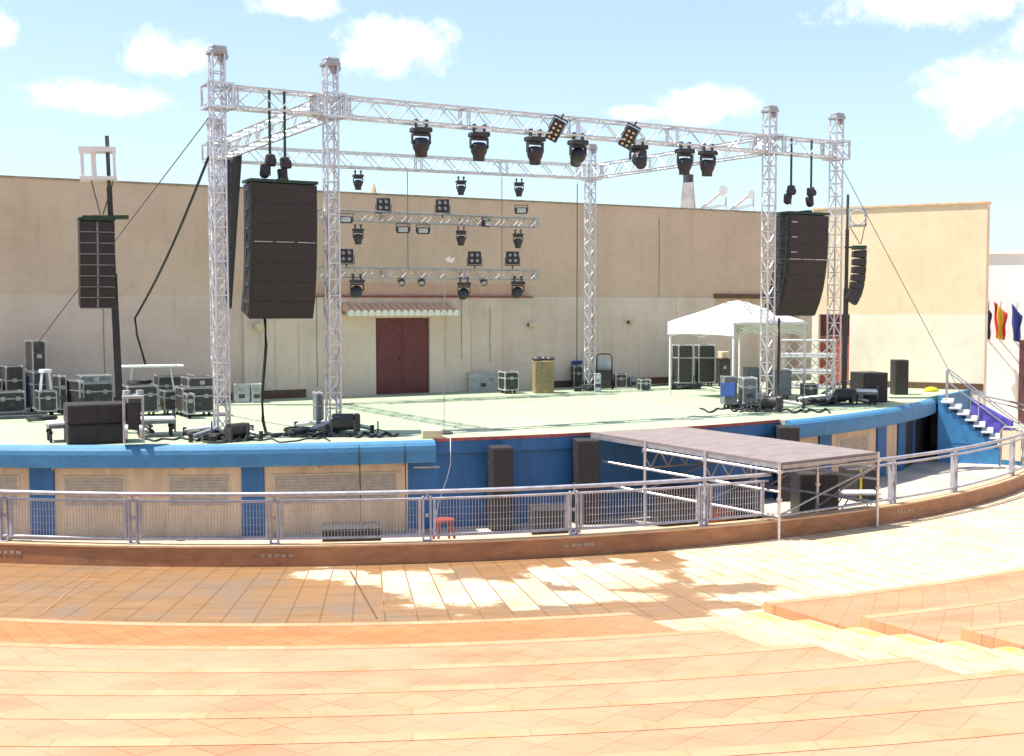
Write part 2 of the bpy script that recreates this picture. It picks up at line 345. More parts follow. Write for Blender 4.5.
    seam = N(t, 'ShaderNodeMixRGB'); seam.blend_type = 'MULTIPLY'; t.links.new(br.outputs['Fac'], seam.inputs[0]); t.links.new(gr.outputs[0], seam.inputs[1]); seam.inputs[2].default_value = (.7, .66, .6, 1)
    drym = mul(t, rng(t, noise(t, obj, 1.3, 6, .7), .45, .75, 0, .75), br.outputs['Color'], (.78, .64, .46))
    mx = N(t, 'ShaderNodeMixRGB'); t.links.new(wet, mx.inputs[0]); t.links.new(drym, mx.inputs[1]); t.links.new(seam.outputs[0], mx.inputs[2])
    t.links.new(mx.outputs[0], b.inputs['Base Color']); t.links.new(rng(t, wet, 0, 1, .85, .3), b.inputs['Roughness'])
    bp = N(t, 'ShaderNodeBump'); bp.inputs['Strength'].default_value = .3; bp.inputs['Distance'].default_value = .01; bp.invert = True; t.links.new(br.outputs['Fac'], bp.inputs['Height']); t.links.new(bp.outputs[0], b.inputs['Normal'])
    return m
def tier_mat():
    m = bpy.data.materials.new('terracotta_diagonal_tile'); m.use_nodes = True; t = m.node_tree; b = t.nodes['Principled BSDF']; b.inputs['Roughness'].default_value = .6; b.inputs['Specular IOR Level'].default_value = .3
    tcn, P = polar(t, TC); obj = tcn.outputs['Object']
    mp = N(t, 'ShaderNodeMapping'); mp.inputs['Rotation'].default_value = (0, 0, R_(45)); t.links.new(P.outputs[0], mp.inputs[0])
    br = N(t, 'ShaderNodeTexBrick'); br.offset = 0; br.inputs['Scale'].default_value = 1; br.inputs['Brick Width'].default_value = .33; br.inputs['Row Height'].default_value = .33
    br.inputs['Mortar Size'].default_value = .009; br.inputs['Mortar Smooth'].default_value = .5
    br.inputs['Color1'].default_value = (.52, .285, .16, 1); br.inputs['Color2'].default_value = (.455, .24, .14, 1); br.inputs['Mortar'].default_value = (.36, .18, .1, 1)
    t.links.new(mp.outputs[0], br.inputs['Vector'])
    st = N(t, 'ShaderNodeMapping'); st.inputs['Scale'].default_value = (.35, 1.4, 1); t.links.new(P.outputs[0], st.inputs[0])
    c1 = mul(t, rng(t, noise(t, st.outputs[0], 1.0, 5), .42, .7, 0, .7), br.outputs['Color'], (.8, .58, .46))
    c2 = N(t, 'ShaderNodeMixRGB'); t.links.new(rng(t, noise(t, st.outputs[0], 2.3, 6), .5, .75, 0, .55), c2.inputs[0]); t.links.new(c1, c2.inputs[1]); c2.inputs[2].default_value = (.545, .32, .175, 1)
    grm = N(t, 'ShaderNodeMixRGB'); t.links.new(rng(t, noise(t, st.outputs[0], 3.4, 8, .75), .52, .8, 0, .5), grm.inputs[0]); t.links.new(c2.outputs[0], grm.inputs[1]); grm.inputs[2].default_value = (.36, .2, .12, 1)
    pk = N(t, 'ShaderNodeMixRGB'); t.links.new(rng(t, noise(t, obj, .45, 3), .42, .6, 0, .6), pk.inputs[0]); t.links.new(grm.outputs[0], pk.inputs[1]); pk.inputs[2].default_value = (.56, .31, .2, 1); c2 = pk
    # near the stage the first treads are freshly hosed
    s = N(t, 'ShaderNodeSeparateXYZ'); t.links.new(P.outputs[0], s.inputs[0])
    w0 = N(t, 'ShaderNodeMath', op='MULTIPLY'); t.links.new(rng(t, s.outputs[1], 22.7, 22.9, 1, 0), w0.inputs[0])
    o2 = N(t, 'ShaderNodeSeparateXYZ'); t.links.new(obj, o2.inputs[0]); t.links.new(rng(t, o2.outputs[0], -3, 3, 1, .25), w0.inputs[1])
    wt = N(t, 'ShaderNodeMixRGB'); t.links.new(w0.outputs[0], wt.inputs[0]); t.links.new(c2.outputs[0], wt.inputs[1])
    dk = mul(t, rng(t, noise(t, st.outputs[0], 1.6, 4), .4, .7, 0, .8), br.outputs['Color'], (.85, .75, .6)); k2 = mul(t, rng(t, s.outputs[1], 0, 1, 1, 1), dk, (.9, .76, .56)); t.links.new(k2, wt.inputs[2])
    t.links.new(wt.outputs[0], b.inputs['Base Color'])
    bp = N(t, 'ShaderNodeBump'); bp.inputs['Strength'].default_value = .3; bp.inputs['Distance'].default_value = .01; bp.invert = True; t.links.new(br.outputs['Fac'], bp.inputs['Height']); t.links.new(bp.outputs[0], b.inputs['Normal'])
    return m
def nosing_mat(name, c, c2, jw):
    m = bpy.data.materials.new(name); m.use_nodes = True; t = m.node_tree; b = t.nodes['Principled BSDF']; b.inputs['Roughness'].default_value = .7
    tcn, P = polar(t, TC)
    br = N(t, 'ShaderNodeTexBrick'); br.offset = 0; br.inputs['Scale'].default_value = 1; br.inputs['Brick Width'].default_value = jw; br.inputs['Row Height'].default_value = 40; br.inputs['Mortar Size'].default_value = .012
    br.inputs['Color1'].default_value = (*c, 1); br.inputs['Color2'].default_value = (*c2, 1); br.inputs['Mortar'].default_value = (.4, .26, .14, 1); t.links.new(P.outputs[0], br.inputs['Vector'])
    t.links.new(mul(t, rng(t, noise(t, tcn.outputs['Object'], 2.2, 6), .45, .7, 0, .6), br.outputs['Color'], (.85, .68, .5)), b.inputs['Base Color']); return m
def stagefloor_mat():
    m = bpy.data.materials.new('green_stage_paint'); m.use_nodes = True; t = m.node_tree; b = t.nodes['Principled BSDF']; b.inputs['Roughness'].default_value = .75; b.inputs['Specular IOR Level'].default_value = .3
    tcn = N(t, 'ShaderNodeTexCoord'); o = tcn.outputs['Object']
    mx = N(t, 'ShaderNodeMixRGB'); mx.inputs[1].default_value = (.345, .425, .29, 1); mx.inputs[2].default_value = (.42, .46, .33, 1)
    t.links.new(rng(t, noise(t, o, .35, 6), .42, .62), mx.inputs[0])
    mp = N(t, 'ShaderNodeMapping'); mp.inputs['Scale'].default_value = (.25, 1.6, 1); mp.inputs['Rotation'].default_value = (0, 0, .2); t.links.new(o, mp.inputs[0])
    c = mul(t, rng(t, noise(t, mp.outputs[0], 1.4, 6), .5, .75, 0, .6), mx.outputs[0], (.72, .8, .74))
    c = mul(t, rng(t, noise(t, o, 7, 6), .55, .75, 0, .5), c, (.75, .75, .68))
    for rz_, sc_ in ((.5, 2.2), (-.9, 3.1), (1.4, 2.6)):
        m3 = N(t, 'ShaderNodeMapping'); m3.inputs['Scale'].default_value = (.5, 9, 1); m3.inputs['Rotation'].default_value = (0, 0, rz_); t.links.new(o, m3.inputs[0])
        c = mul(t, rng(t, noise(t, m3.outputs[0], sc_, 3), .66, .72, 0, .45), c, (.5, .52, .46))
    t.links.new(c, b.inputs['Base Color']); return m
PLAZA = plaza_mat(); TIER = tier_mat()
NOSE = nosing_mat('pale_nosing', (.56, .325, .18), (.51, .28, .155), .72)
AISLE = nosing_mat('pale_aisle_concrete', (.62, .47, .3), (.57, .42, .26), .38)
YPAINT = mat('yellow_line_paint', (.8, .6, .04), .7, 0, .12, 5, col2=(.76, .6, .24))
STAGEF = stagefloor_mat()
KERB = mat('brown_kerb_tile', (.38, .18, .09), .55, 0, .15, 2.5, .15, stretch=(1, 1, 3))
KTOP = mat('kerb_coping', (.66, .44, .26), .6, 0, .12, 3)
PITF = mat('pit_concrete', (.52, .45, .38), .85, 0, .15, 1.2, .1)

# ------------------------------------------------------------------ the ground, terraces
struct('plaza_ground', MB().add([(-400, -400, S), (400, -400, S), (400, 600, S), (-400, 600, S)], [(0, 1, 2, 3)]), PLAZA)
pf = MB(); n = 60; va = [(KC[0], KC[1], S+.004)]+[(KC[0]+(KR-.25)*math.sin(a), KC[1]-(KR-.25)*math.cos(a), S+.004) for a in [-1.25+2.5*i/n for i in range(n+1)]]
pf.add(va, [(0, i, i+1) for i in range(1, n+1)]); struct('pit_floor', pf, PITF)
RAD = [21.0, 22.8, 24.35, 25.72, 26.95, 28.12]
while RAD[-1] < 46: RAD.append(RAD[-1]+1.12)
XA, XB = .12, 2.12                                                     # the stepped aisle
angx = lambda x: (lambda r: math.asin((x-TC[0])/r))
tm, nm_, am, ym = MB(), MB(), MB(), MB()
for k in range(len(RAD)-1):
    r0, r1 = RAD[k], RAD[k+1]; z = -1.6+.2*k
    for A0, A1, n in ((-1.35, angx(XA), 48), (angx(XB), 1.0, 48)):
        tm.ring(TC, r0+.16, r1, S-.3, z, A0, A1, n); nm_.ring(TC, r0, r0+.158, S-.3, z+.004, A0, A1, n)
    rm = (r0+r1)/2
    am.ring(TC, r0+.02, rm, S-.3, z-.14, angx(XA+.005), angx(XB-.005), 6); am.ring(TC, rm+.003, r1+.017, S-.3, z-.045, angx(XA+.005), angx(XB-.005), 6)
    for q0, q1, zz in ((r0+.03, rm-.01, z-.14), (rm+.013, r1+.005, z-.045)):
        ym.ring(TC, q0, q1, zz+.001, zz+.006, angx(XB-.24), angx(XB-.08), 2)
    ym.ring(TC, r0+.022, r0+.2, z-.139, z-.133, angx(XA+.02), angx(XA+.3), 2)
struct('terrace_steps', tm, TIER); struct('terrace_nosing', nm_, NOSE); struct('aisle_steps', am, AISLE); struct('aisle_yellow_line', ym, YPAINT)
# drain joint across the plaza
a = G(350, 571, S); b = G(377, 619, S); d = (b-a).normalized(); p = Vector((-d.y, d.x, 0))*.015
struct('drain_channel', MB().add([a+p+Vector((0, 0, .005)), a-p+Vector((0, 0, .005)), b-p+Vector((0, 0, .005)), b+p+Vector((0, 0, .005))], [(0, 1, 2, 3)]), BROWN)
a = G(92, 573, S); b = G(38, 617, S); d = (b-a).normalized(); p = Vector((-d.y, d.x, 0))*.016
struct('drain_channel', MB().add([a+p+Vector((0, 0, .005)), a-p+Vector((0, 0, .005)), b-p+Vector((0, 0, .005)), b+p+Vector((0, 0, .005))], [(0, 1, 2, 3)]), KERB)

# angle on an arc that shows at picture column px
def ang(px, c, r, z, lo=-1.3, hi=1.1):
    for _ in range(50):
        m = (lo+hi)/2
        if PX((c[0]+r*math.sin(m), c[1]-r*math.cos(m), z))[0] < px: lo = m
        else: hi = m
    return (lo+hi)/2
def arcp(c, r, a, z): return Vector((c[0]+r*math.sin(a), c[1]-r*math.cos(a), z))

# ------------------------------------------------------------------ low kerb wall + railing
lw = thing('low_wall', 'low curved brown kerb wall in front of the stage, carrying the grey railing', 'low wall', arcp(KC, KR, 0, S))
off = -Vector(lw.location)
def kid(mb, name, m, par): o = mb.build(name, m, par); o.location = -Vector(par.location) if par.parent is None else (0, 0, 0); return o
kid(MB().ring(KC, KR-.27, KR-.005, S, -1.475, -1.2, 1.1, 110), 'wall', KERB, lw)
kid(MB().ring(KC, KR-.28, KR+.012, -1.473, -1.44, -1.2, 1.1, 110), 'coping', KTOP, lw)
for px in (277, 580, 905, 6):
    A = ang(px, KC, KR, -1.6); mk = MB()
    for q in range(5): mk.ring(KC, KR-.004, KR+.003, -1.635, -1.575+random.uniform(-.012, .012), A-.013+q*.0055, A-.013+q*.0055+random.uniform(.003, .005), 2)
    kid(mk, 'plate', PLATE, lw)
RR = KR-.13; ZK = -1.44
def rail_run(label, A0, A1, posts, mesh, z1):
    t = thing('guard_railing', label, 'railing', arcp(KC, RR, (A0+A1)/2, ZK)); n = max(6, int((A1-A0)*60))
    path = lambda r, z: [arcp(KC, r, A0+(A1-A0)*i/n, z) for i in range(n+1)]
    kid(MB().tube(path(RR+.05, z1), .037, 8), 'top_rail', RAIL, t); kid(MB().tube(path(RR-.0, z1-.13), .025, 6), 'mid_rail', RAIL, t); kid(MB().tube(path(RR, ZK+.1), .025, 6), 'bottom_rail', RAIL, t)
    for A in posts:
        b = MB()
        for e in (-1, 1):
            c0 = arcp(KC, RR-.02, A+e*.003, 0); b.box((c0.x, c0.y, (ZK+z1-.09)/2), (.026, .095, z1-.09-ZK), A)
        p0 = arcp(KC, RR-.02, A, z1-.12); p1 = arcp(KC, RR+.05, A, z1-.01); b.cyl(p0, p1, .022, 6); c0 = arcp(KC, RR-.02, A, 0); b.box((c0.x, c0.y, ZK+.008), (.16, .16, .016), A)
        b.box((c0.x, c0.y, ZK+.45), (.06, .05, .06), A)
        kid(b, 'post', RAIL, t)
    if mesh:
        e = sorted([A0]+list(posts)+[A1])
        for q0, q1 in zip(e, e[1:]):
            q0 += .006; q1 -= .006
            if (q1-q0) < .02: continue
            b = MB(); nw = int((q1-q0)*RR/.055)
            for i in range(nw+1):
                A = q0+(q1-q0)*i/nw; p = arcp(KC, RR, A, 0); h = .024 if i in (0, nw) else .0045
                b.box((p.x, p.y, (ZK+.1+z1-.13)/2), (h*2, h*2, z1-.13-ZK-.1), A)
            nh = 5
            for i in range(1, nh):
                z = ZK+.1+(z1-.27-ZK)*i/nh
                b.tube([arcp(KC, RR, q0+(q1-q0)*j/6, z) for j in range(7)], .003, 4)
            kid(b, 'mesh_panel', RAIL, t)
    return t
ak = lambda px: ang(px, KC, RR, ZK+.5)
ZR = -.57
rail_run('long grey mesh railing on the kerb left of the scaffold ramp', ak(-260), ak(768), [ak(x) for x in (-150, 4, 133, 274, 427, 574, 704)], True, ZR)
rail_run('open grey railing on the kerb right of the scaffold ramp, without mesh', ak(846), ak(1120), [ak(x) for x in (893, 955, 1013, 1080)], False, ZR+.08)

# ------------------------------------------------------------------ stage
SCN = None
def fitc(P):
    import numpy as np
    P = np.array([(p.x, p.y) for p in P]); s = np.linalg.lstsq(np.c_[2*P, np.ones(len(P))], (P**2).sum(1), rcond=None)[0]
    return (float(s[0]), float(s[1])), float((s[2]+s[0]**2+s[1]**2)**.5)
SCC, SR = fitc([G(*p) for p in [(0, 450), (120, 447), (240, 444), (330, 441), (435, 438), (820, 421), (850, 417), (900, 407), (935, 397)]])
RF = SR-.38                                                             # floor edge / front wall face
aS = lambda px, r=RF, z=-.9: ang(px, SCC, r, z)
A_L, A_R = -1.0, aS(936, SR, -.2)
aLe, aRs = aS(436, SR, -.2), aS(792, SR, -.2)                          # where the overhanging caps stop and start
WY0, WS = 9.7347, -.02224                                                  # main wall line y = WY0 + WS*x
wy = lambda x: WY0+WS*x
stage = thing('stage', 'raised concert stage with pale green floor and curved blue and beige front', 'stage', arcp(SCC, SR, 0, S))
E0 = arcp(SCC, SR, A_R, 0); L0 = Vector((22.25, 1.2, 0))
fl = MB(); nA = 100; vs = []
for i in range(nA+1):
    p = arcp(SCC, RF, A_L+(A_R-A_L)*i/nA, 0)
    for x, y in ((p.x, p.y), (p.x, wy(p.x)+.1)): vs += [(x, y, 0), (x, y, -.25)]
fs = []
for i in range(nA):
    o, p = i*4, i*4+4; fs += [(o, p, p+2, o+2), (o+1, o+3, p+3, p+1), (o, o+1, p+1, p)]
fl.add(vs, fs); e = arcp(SCC, RF, A_R, 0)
fl.slab([(e.x, e.y), (22.3, 2.0), (26, 6), (26, wy(26)+.1), (e.x, wy(e.x)+.1)], -.25, 0)
fl.ring(SCC, RF+.001, SR-.2, -.249, 0, A_L, aS(436, SR, -.2), 60); fl.ring(SCC, RF+.001, SR-.2, -.249, 0, aS(792, SR, -.2), A_R, 30)
kid(fl, 'stage_floor', STAGEF, stage)
kid(MB().ring(SCC, RF-.35, RF-.06, S, -.251, A_L, A_R-.004, 90), 'front_wall', BLUE, stage)
# caps: rounded blue overhang
def cap(A0, A1, n):
    b = MB(); prof = [(SR-.198, -.01), (SR-.196, .006), (SR-.14, .012), (SR-.06, -.03), (SR-.015, -.09), (SR, -.17), (SR, -.38), (SR-.03, -.42), (RF+.025, -.42), (RF+.025, -.26), (SR-.198, -.255)]
    m = len(prof); vs = [arcp(SCC, r, A0+(A1-A0)*i/n, z) for i in range(n+1) for (r, z) in prof]
    fs = [(i*m+j, i*m+(j+1) % m, (i+1)*m+(j+1) % m, (i+1)*m+j) for i in range(n) for j in range(m)]+[tuple(range(m)), tuple(range(n*m, n*m+m))]
    return b.add(vs, fs)
kid(cap(A_L, aLe, 50), 'edge_cap', BLUEL, stage); kid(cap(aRs, A_R, 40), 'edge_cap', BLUEL, stage)
kid(MB().ring(SCC, RF+.003, RF+.05, -.05, .012, aLe+.001, aRs-.001, 40), 'edge_strip', REDL, stage)
kid(MB().ring(SCC, RF+.003, RF+.03, -.3, -.052, aLe+.001, aRs-.001, 40), 'fascia', BLUE, stage)
pil = [(30, 54), (242, 264), (819, 831), (877, 886), (898, 905)]
for x0, x1 in pil: kid(MB().ring(SCC, RF-.06, RF+.02, S, -.435, aS(x0), aS(x1), 3), 'pilaster', BLUE, stage)
pan = [(-140, 29.5), (54.5, 241.5), (264.5, 408), (793, 818.5), (831.5, 876.5), (886.5, 897.5)]
for i, (x0, x1) in enumerate(pan):
    o = kid(MB().ring(SCC, RF-.058, RF-.02, S, -.434, aS(x0), aS(x1), 14), 'front_panel', BEIGE, stage)
    sh = {0: [(-70, 17)], 1: [(65, 123), (170, 228)], 2: [(275, 396)], 4: [(840, 868)]}.get(i, [])
    for s0, s1 in sh:
        f = MB(); f.ring(SCC, RF-.019, RF-.004, -1.22, -.62, aS(s0-2), aS(s1+2), 8); q = f.build('shutter_frame', FRAMEC, o)
        q2 = MB()
        for k in range(9): q2.ring(SCC, RF-.003, RF+.006, -1.19+k*.06, -1.14+k*.06, aS(s0), aS(s1), 6)
        q2.build('shutter', SHUT, q)
kid(MB().ring(SCC, RF-.055, RF-.03, S, -.45, aS(906), aS(934), 6), 'dark_opening', BLK, stage)
for px in (54, 183, 320, 360, 404): # small pipes under the cap
    a_ = aS(px); kid(MB().cyl(arcp(SCC, RF+.03, a_, -.43), arcp(SCC, RF+.03, a_, -.5), .03, 6), 'drain_spout', ALU_D, stage)
for px, zb in ((359, S), (405, S)):
    a_ = ang(px, SCC, SR, -.2); kid(MB().tube([arcp(SCC, SR+.02, a_, -.03), arcp(SCC, SR+.02, a_, -.4), arcp(SCC, SR-.1, a_+.001, -.5), arcp(SCC, SR-.1, a_+.0015, zb+.02)], .012, 5), 'downpipe', BLK, stage)

# stage side stair
u = Vector((.62, -.785, 0)).normalized(); vv = Vector((-u.y, u.x, 0)); T0 = Vector((18.15, -.42, 0)); RUN, RISE, NS = .215, .162, 11
st = thing('stage_stairs', 'blue sided stair with white treads at the right end of the stage', 'stairs', (19.2, -1.2, S))
Ms = Matrix.Translation(T0) @ Matrix.Rotation(math.atan2(u.y, u.x), 4, 'Z')
prof = [(-.1, S), (-.1, -.06)]
for k in range(NS): prof += [(k*RUN+.02, -.06-k*RISE), (k*RUN+.02, -.06-(k+1)*RISE)]
prof += [(NS*RUN, -.06-NS*RISE), (NS*RUN, S)]
kid(MB().prism(prof, .03, .2, Ms), 'side_wall', BLUES, st); kid(MB().prism(prof, 1.12, 1.27, Ms), 'side_wall', BLUES, st)
kid(MB().prism([(-.1, S), (-.1, -.3), (.1, -.3), (NS*RUN-.1, S)], .201, 1.119, Ms), 'core', BLUE, st)
for k in range(NS): kid(MB().box((k*RUN+.13, .65, -.028-k*RISE-.06), (RUN+.1, 1.36, .055), 0, Ms, .008), 'tread', WHITE, st)
kid(MB().box((1.0, .026, -1.22), (1.9, .012, .035), 0, Ms), 'painted_line', BLUEL, st)
def hrail(yy, hs, ks):
    b = MB()
    for k in ks: b.cyl(Ms @ Vector((k*RUN+.1, yy, -.15-k*RISE)), Ms @ Vector((k*RUN+.1, yy, .82-k*RISE)), .02, 6)
    for h in hs: b.cyl(Ms @ Vector((.1, yy, h)), Ms @ Vector((NS*RUN-.1, yy, h-RISE*(NS-.8))), .02, 6)
    kid(b, 'handrail', GALV, st)
hrail(1.28, (.8, .42), (0, 4, 10)); hrail(.06, (.8,), (0, 10))
p0, p1 = Ms @ Vector((-.1, 1.3, 0)), Vector((22.25, 1.93, 0)); d0 = p1-p0
kid(MB().box((p0+p1)/2+Vector((0, 0, -.9)), (d0.length, .12, 1.815), math.atan2(d0.y, d0.x)), 'landing_wall', BLUEL, st)
b = MB(); nx, nz = 14, 8; vs = []
for i in range(nx+1):
    for j in range(nz+1):
        x = .75+1.15*i/nx; top = .55-.45*RISE/RUN*(.75-.1)-RISE/RUN*(x-.1)*.75; drop = (.85-.55*abs(i/nx-.35))*j/nz
        vs.append(Ms @ Vector((x, 1.31+.05*math.sin(i*1.7+j*.4)*(j/nz), top-drop)))
b.add(vs, [(i*(nz+1)+j, (i+1)*(nz+1)+j, (i+1)*(nz+1)+j+1, i*(nz+1)+j+1) for i in range(nx) for j in range(nz)], True)
o = b.build('draped_cloth', PURP); sol = o.modifiers.new('s', 'SOLIDIFY'); sol.thickness = .015
tag(o, 'purple cloth draped over the handrail of the blue stage stair', 'cloth')

# ------------------------------------------------------------------ main back wall
ZB = lambda x: 5.95
bw = thing('back_wall', 'long shaded ochre wall behind the stage with dark red double door', 'wall', (5, wy(5), 0))
X0, X1 = -22, 27
b = MB(); OX0, OX1 = 18.05, 21.9
def wallseg(b, xa, xb, za, zb, t=.5):
    P = [(xa, wy(xa)), (xb, wy(xb)), (xb, wy(xb)+t), (xa, wy(xa)+t)]
    zt = [(zb(x) if callable(zb) else zb) for x in (xa, xb, xb, xa)]
    b.add([(x, y, za) for x, y in P]+[(P[i][0], P[i][1], zt[i]) for i in range(4)], [(0, 3, 2, 1), (4, 5, 6, 7), (0, 1, 5, 4), (1, 2, 6, 5), (2, 3, 7, 6), (3, 0, 4, 7)])
wallseg(b, X0, OX0, S, ZB); wallseg(b, OX1, X1, S, ZB); wallseg(b, OX0+.001, OX1-.001, 2.96, ZB)
kid(b, 'wall', WALL, bw)
b = MB(); P0, P1 = Vector((X0, wy(X0)+.25, ZB(X0)+.02)), Vector((X1, wy(X1)+.25, ZB(X1)+.02))
Mx = Matrix.Translation((P0+P1)/2) @ (P1-P0).to_track_quat('X', 'Z').to_matrix().to_4x4(); b.box((0, 0, 0), ((P1-P0).length, .56, .05), 0, Mx); kid(b, 'coping', COPE, bw)
def wp(x, out, z): return Vector((x+WS*out, wy(x)-out, z))
Mw = Matrix.Rotation(math.atan(WS), 4, 'Z')
def wbox(b, x0, x1, z0, z1, o0, o1, bev=0):
    L = (x1-x0)*math.sqrt(1+WS*WS); c = (wp((x0+x1)/2, (o0+o1)/2, (z0+z1)/2)); b.box(c, (L, abs(o1-o0), z1-z0), math.atan(WS), bev=bev)
b = MB()
for x0, x1 in ((1.2, 5.2), (6.97, 10.56)): wbox(b, x0, x1, 0, 2.9, -.01, .1)
wbox(b, 5.201, 6.969, 2.29, 2.899, -.01, .099)
kid(b, 'lower_facing', WALLLO, bw)
b = MB(); wbox(b, 10.6, 18.0, .0, 2.93, -.01, .03); kid(b, 'lower_facing', WALLLO, bw)
b = MB(); wbox(b, 1.2, 10.6, 2.902, 2.945, -.01, .14); kid(b, 'ledge', LEDGE, bw)
b = MB(); wbox(b, 3.45, 10.5, 2.962, 3.32, -.01, .02); kid(b, 'pink_band', WALLPK, bw)
b = MB()
for x0, x1 in ((1.6, 3.0), (8.4, 10.0)): wbox(b, x0, x1, .003, .24, .1, .14)
wbox(b, 10.63, 17.9, .003, .22, .03, .07); wbox(b, -21, 1.15, .003, .2, 0, .04); kid(b, 'skirting', BROWN, bw)
b = MB()
for x in (2.1, 2.8, 3.7, 7.5, 8.4, 9.5): wbox(b, x-.015, x+.015, .25, 2.88, .1, .112)
kid(b, 'rain_stain', BEIGE, bw)
d = MB(); wbox(d, 5.205, 6.965, .003, 2.288, -.02, .02); dd = kid(d, 'door', REDD, bw)
d = MB(); wbox(d, 6.075, 6.095, .02, 2.28, .02, .032); wbox(d, 5.27, 6.03, .15, 1.0, .02, .028); wbox(d, 6.14, 6.9, .15, 1.0, .02, .028); wbox(d, 5.27, 6.03, 1.12, 2.18, .02, .028); wbox(d, 6.14, 6.9, 1.12, 2.18, .02, .028); d.build('door_leaf', REDD, dd)
d = MB(); wbox(d, 6.0, 6.03, 1.0, 1.14, .028, .07); d.build('handle', STEEL, dd)
# tiled canopy over the door
b = MB(); wbox(b, 4.1, 7.72, 2.36, 2.42, .1, .55); cn = kid(b, 'canopy', FRAMEC, bw)
b = MB(); n = 17
for i in range(n):
    x = 4.2+3.4*i/(n-1); p0 = wp(x, .12, 2.66); p1 = wp(x, .66, 2.44); b.cyl(p0, p1, .1, 8)
b.build('roof_tile', TILE, cn); b = MB()
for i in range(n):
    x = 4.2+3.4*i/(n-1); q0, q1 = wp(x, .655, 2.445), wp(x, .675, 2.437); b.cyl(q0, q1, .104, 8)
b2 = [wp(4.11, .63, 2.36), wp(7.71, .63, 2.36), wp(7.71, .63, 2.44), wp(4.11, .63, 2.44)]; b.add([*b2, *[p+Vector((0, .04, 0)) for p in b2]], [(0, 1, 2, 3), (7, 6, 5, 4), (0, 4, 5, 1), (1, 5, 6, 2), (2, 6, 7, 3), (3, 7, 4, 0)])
b.build('white_tile_ends', WHITE, cn)  # plain white discs on the tile ends, with a white strip beneath
b = MB(); q = [wp(4.11, .1, 2.64), wp(7.71, .1, 2.64), wp(7.71, .62, 2.44), wp(4.11, .62, 2.44)]; b.add([*q, *[p-Vector((0, 0, .06)) for p in q]], [(0, 1, 2, 3), (7, 6, 5, 4), (0, 4, 5, 1), (1, 5, 6, 2), (2, 6, 7, 3), (3, 7, 4, 0)]); b.build('tile_bed', TILE, cn)
for x, z0, z1, o in ((3.35, .3, 2.89, .1), (8.05, 1.0, 2.89, .1), (9.05, .9, 2.6, .1), (12.9, .3, 2.9, .03), (-2.6, .4, 3.6, .0), (15.6, .3, 5.6, .0)):
    kid(MB().tube([wp(x+.006*math.sin(k*1.3), o+.012, z0+(z1-z0)*k/8) for k in range(9)], .009, 5), 'conduit', COPE, bw)
# dark doorway behind the tent
b = MB(); wbox(b, OX0-.1, OX1+.1, 2.9, 3.06, 0, .06); kid(b, 'lintel', BROWN, bw)
b = MB(); wbox(b, OX0, OX1, 0, 2.958, -.46, -.42); kid(b, 'doorway', WALLLO, bw)
# wall lamps
def wall_lamp(x, z, lab, r=.12):
    t = thing('wall_lamp', lab, 'wall lamp', wp(x, .1, z), 0, 'round lamps on the back wall')
    MB().cyl((0, .02, 0), (0, -.06, 0), .06, 10).cyl((0, -.05, 0), (0, -.2, .0), .02, 6).build('bracket', STEEL, t)
    MB().lathe([(r*math.sin(i*math.pi/10)+.001, -r*math.cos(i*math.pi/10)) for i in range(11)], 14, Matrix.Translation((0, -.22, 0))).build('globe', GLOBE, t)
wall_lamp(1.55, 2.05, 'round cream wall lamp just below the hanging left speaker array', .13); wall_lamp(10.45, 2.04, 'round cream wall lamp right of the tiled canopy', .11)
wall_lamp(14.3, 2.1, 'round wall lamp left of the white tent', .11)

# ------------------------------------------------------------------ sunlit side wall
la, lb = Vector((19.35, 6.15)), Vector((22.18, 1.4)); ld = (lb-la).normalized(); ln_ = Vector((ld.y, -ld.x))   # normal towards the stage
if ln_.x > 0: ln_ = -ln_
LW = (lb-la).length
sw = thing('side_wall', 'sunlit yellow wall at the right of the stage with a brick red door', 'wall', (*((la+lb)/2), 0))
Ml = Matrix.Translation((la.x, la.y, 0)) @ Matrix.Rotation(math.atan2(ld.y, ld.x), 4, 'Z')          # x along wall, +y away from stage?
sgn = 1 if (Matrix.Rotation(math.atan2(ld.y, ld.x), 4, 'Z') @ Vector((0, 1, 0))).xy @ ln_ < 0 else -1
def lbox(b, x0, x1, z0, z1, o0, o1): b.box(((x0+x1)/2, -sgn*(o0+o1)/2, (z0+z1)/2), (x1-x0, abs(o1-o0), z1-z0), 0, Ml)
DX0, DX1 = .34, 1.36
b = MB(); lbox(b, DX1, LW, S, 5.8, -.6, 0); lbox(b, .12, DX1-.001, 2.36, 5.8, -.6, 0); lbox(b, .12, DX0-.001, S, 2.359, -.6, 0); kid(b, 'wall', WALLLIT, sw)
b = MB(); lbox(b, .1, LW+.03, 5.8, 5.86, -.65, .05); kid(b, 'coping', BEIGE, sw)
b = MB(); lbox(b, DX1+.02, LW-.02, .003, .2, 0, .04); kid(b, 'skirting', BROWN, sw)
b = MB(); lbox(b, DX0, DX1-.004, .002, 1.62, -.3, -.25); dr = kid(b, 'door', REDB, sw); b = MB(); lbox(b, DX0, DX1-.004, 1.63, 2.355, -.3, -.26); b.build('door_top_panel', REDD, dr)
b = MB(); lbox(b, DX1-.3, DX1-.26, .9, 1.05, -.25, -.2); b.build('handle', STEEL, dr)

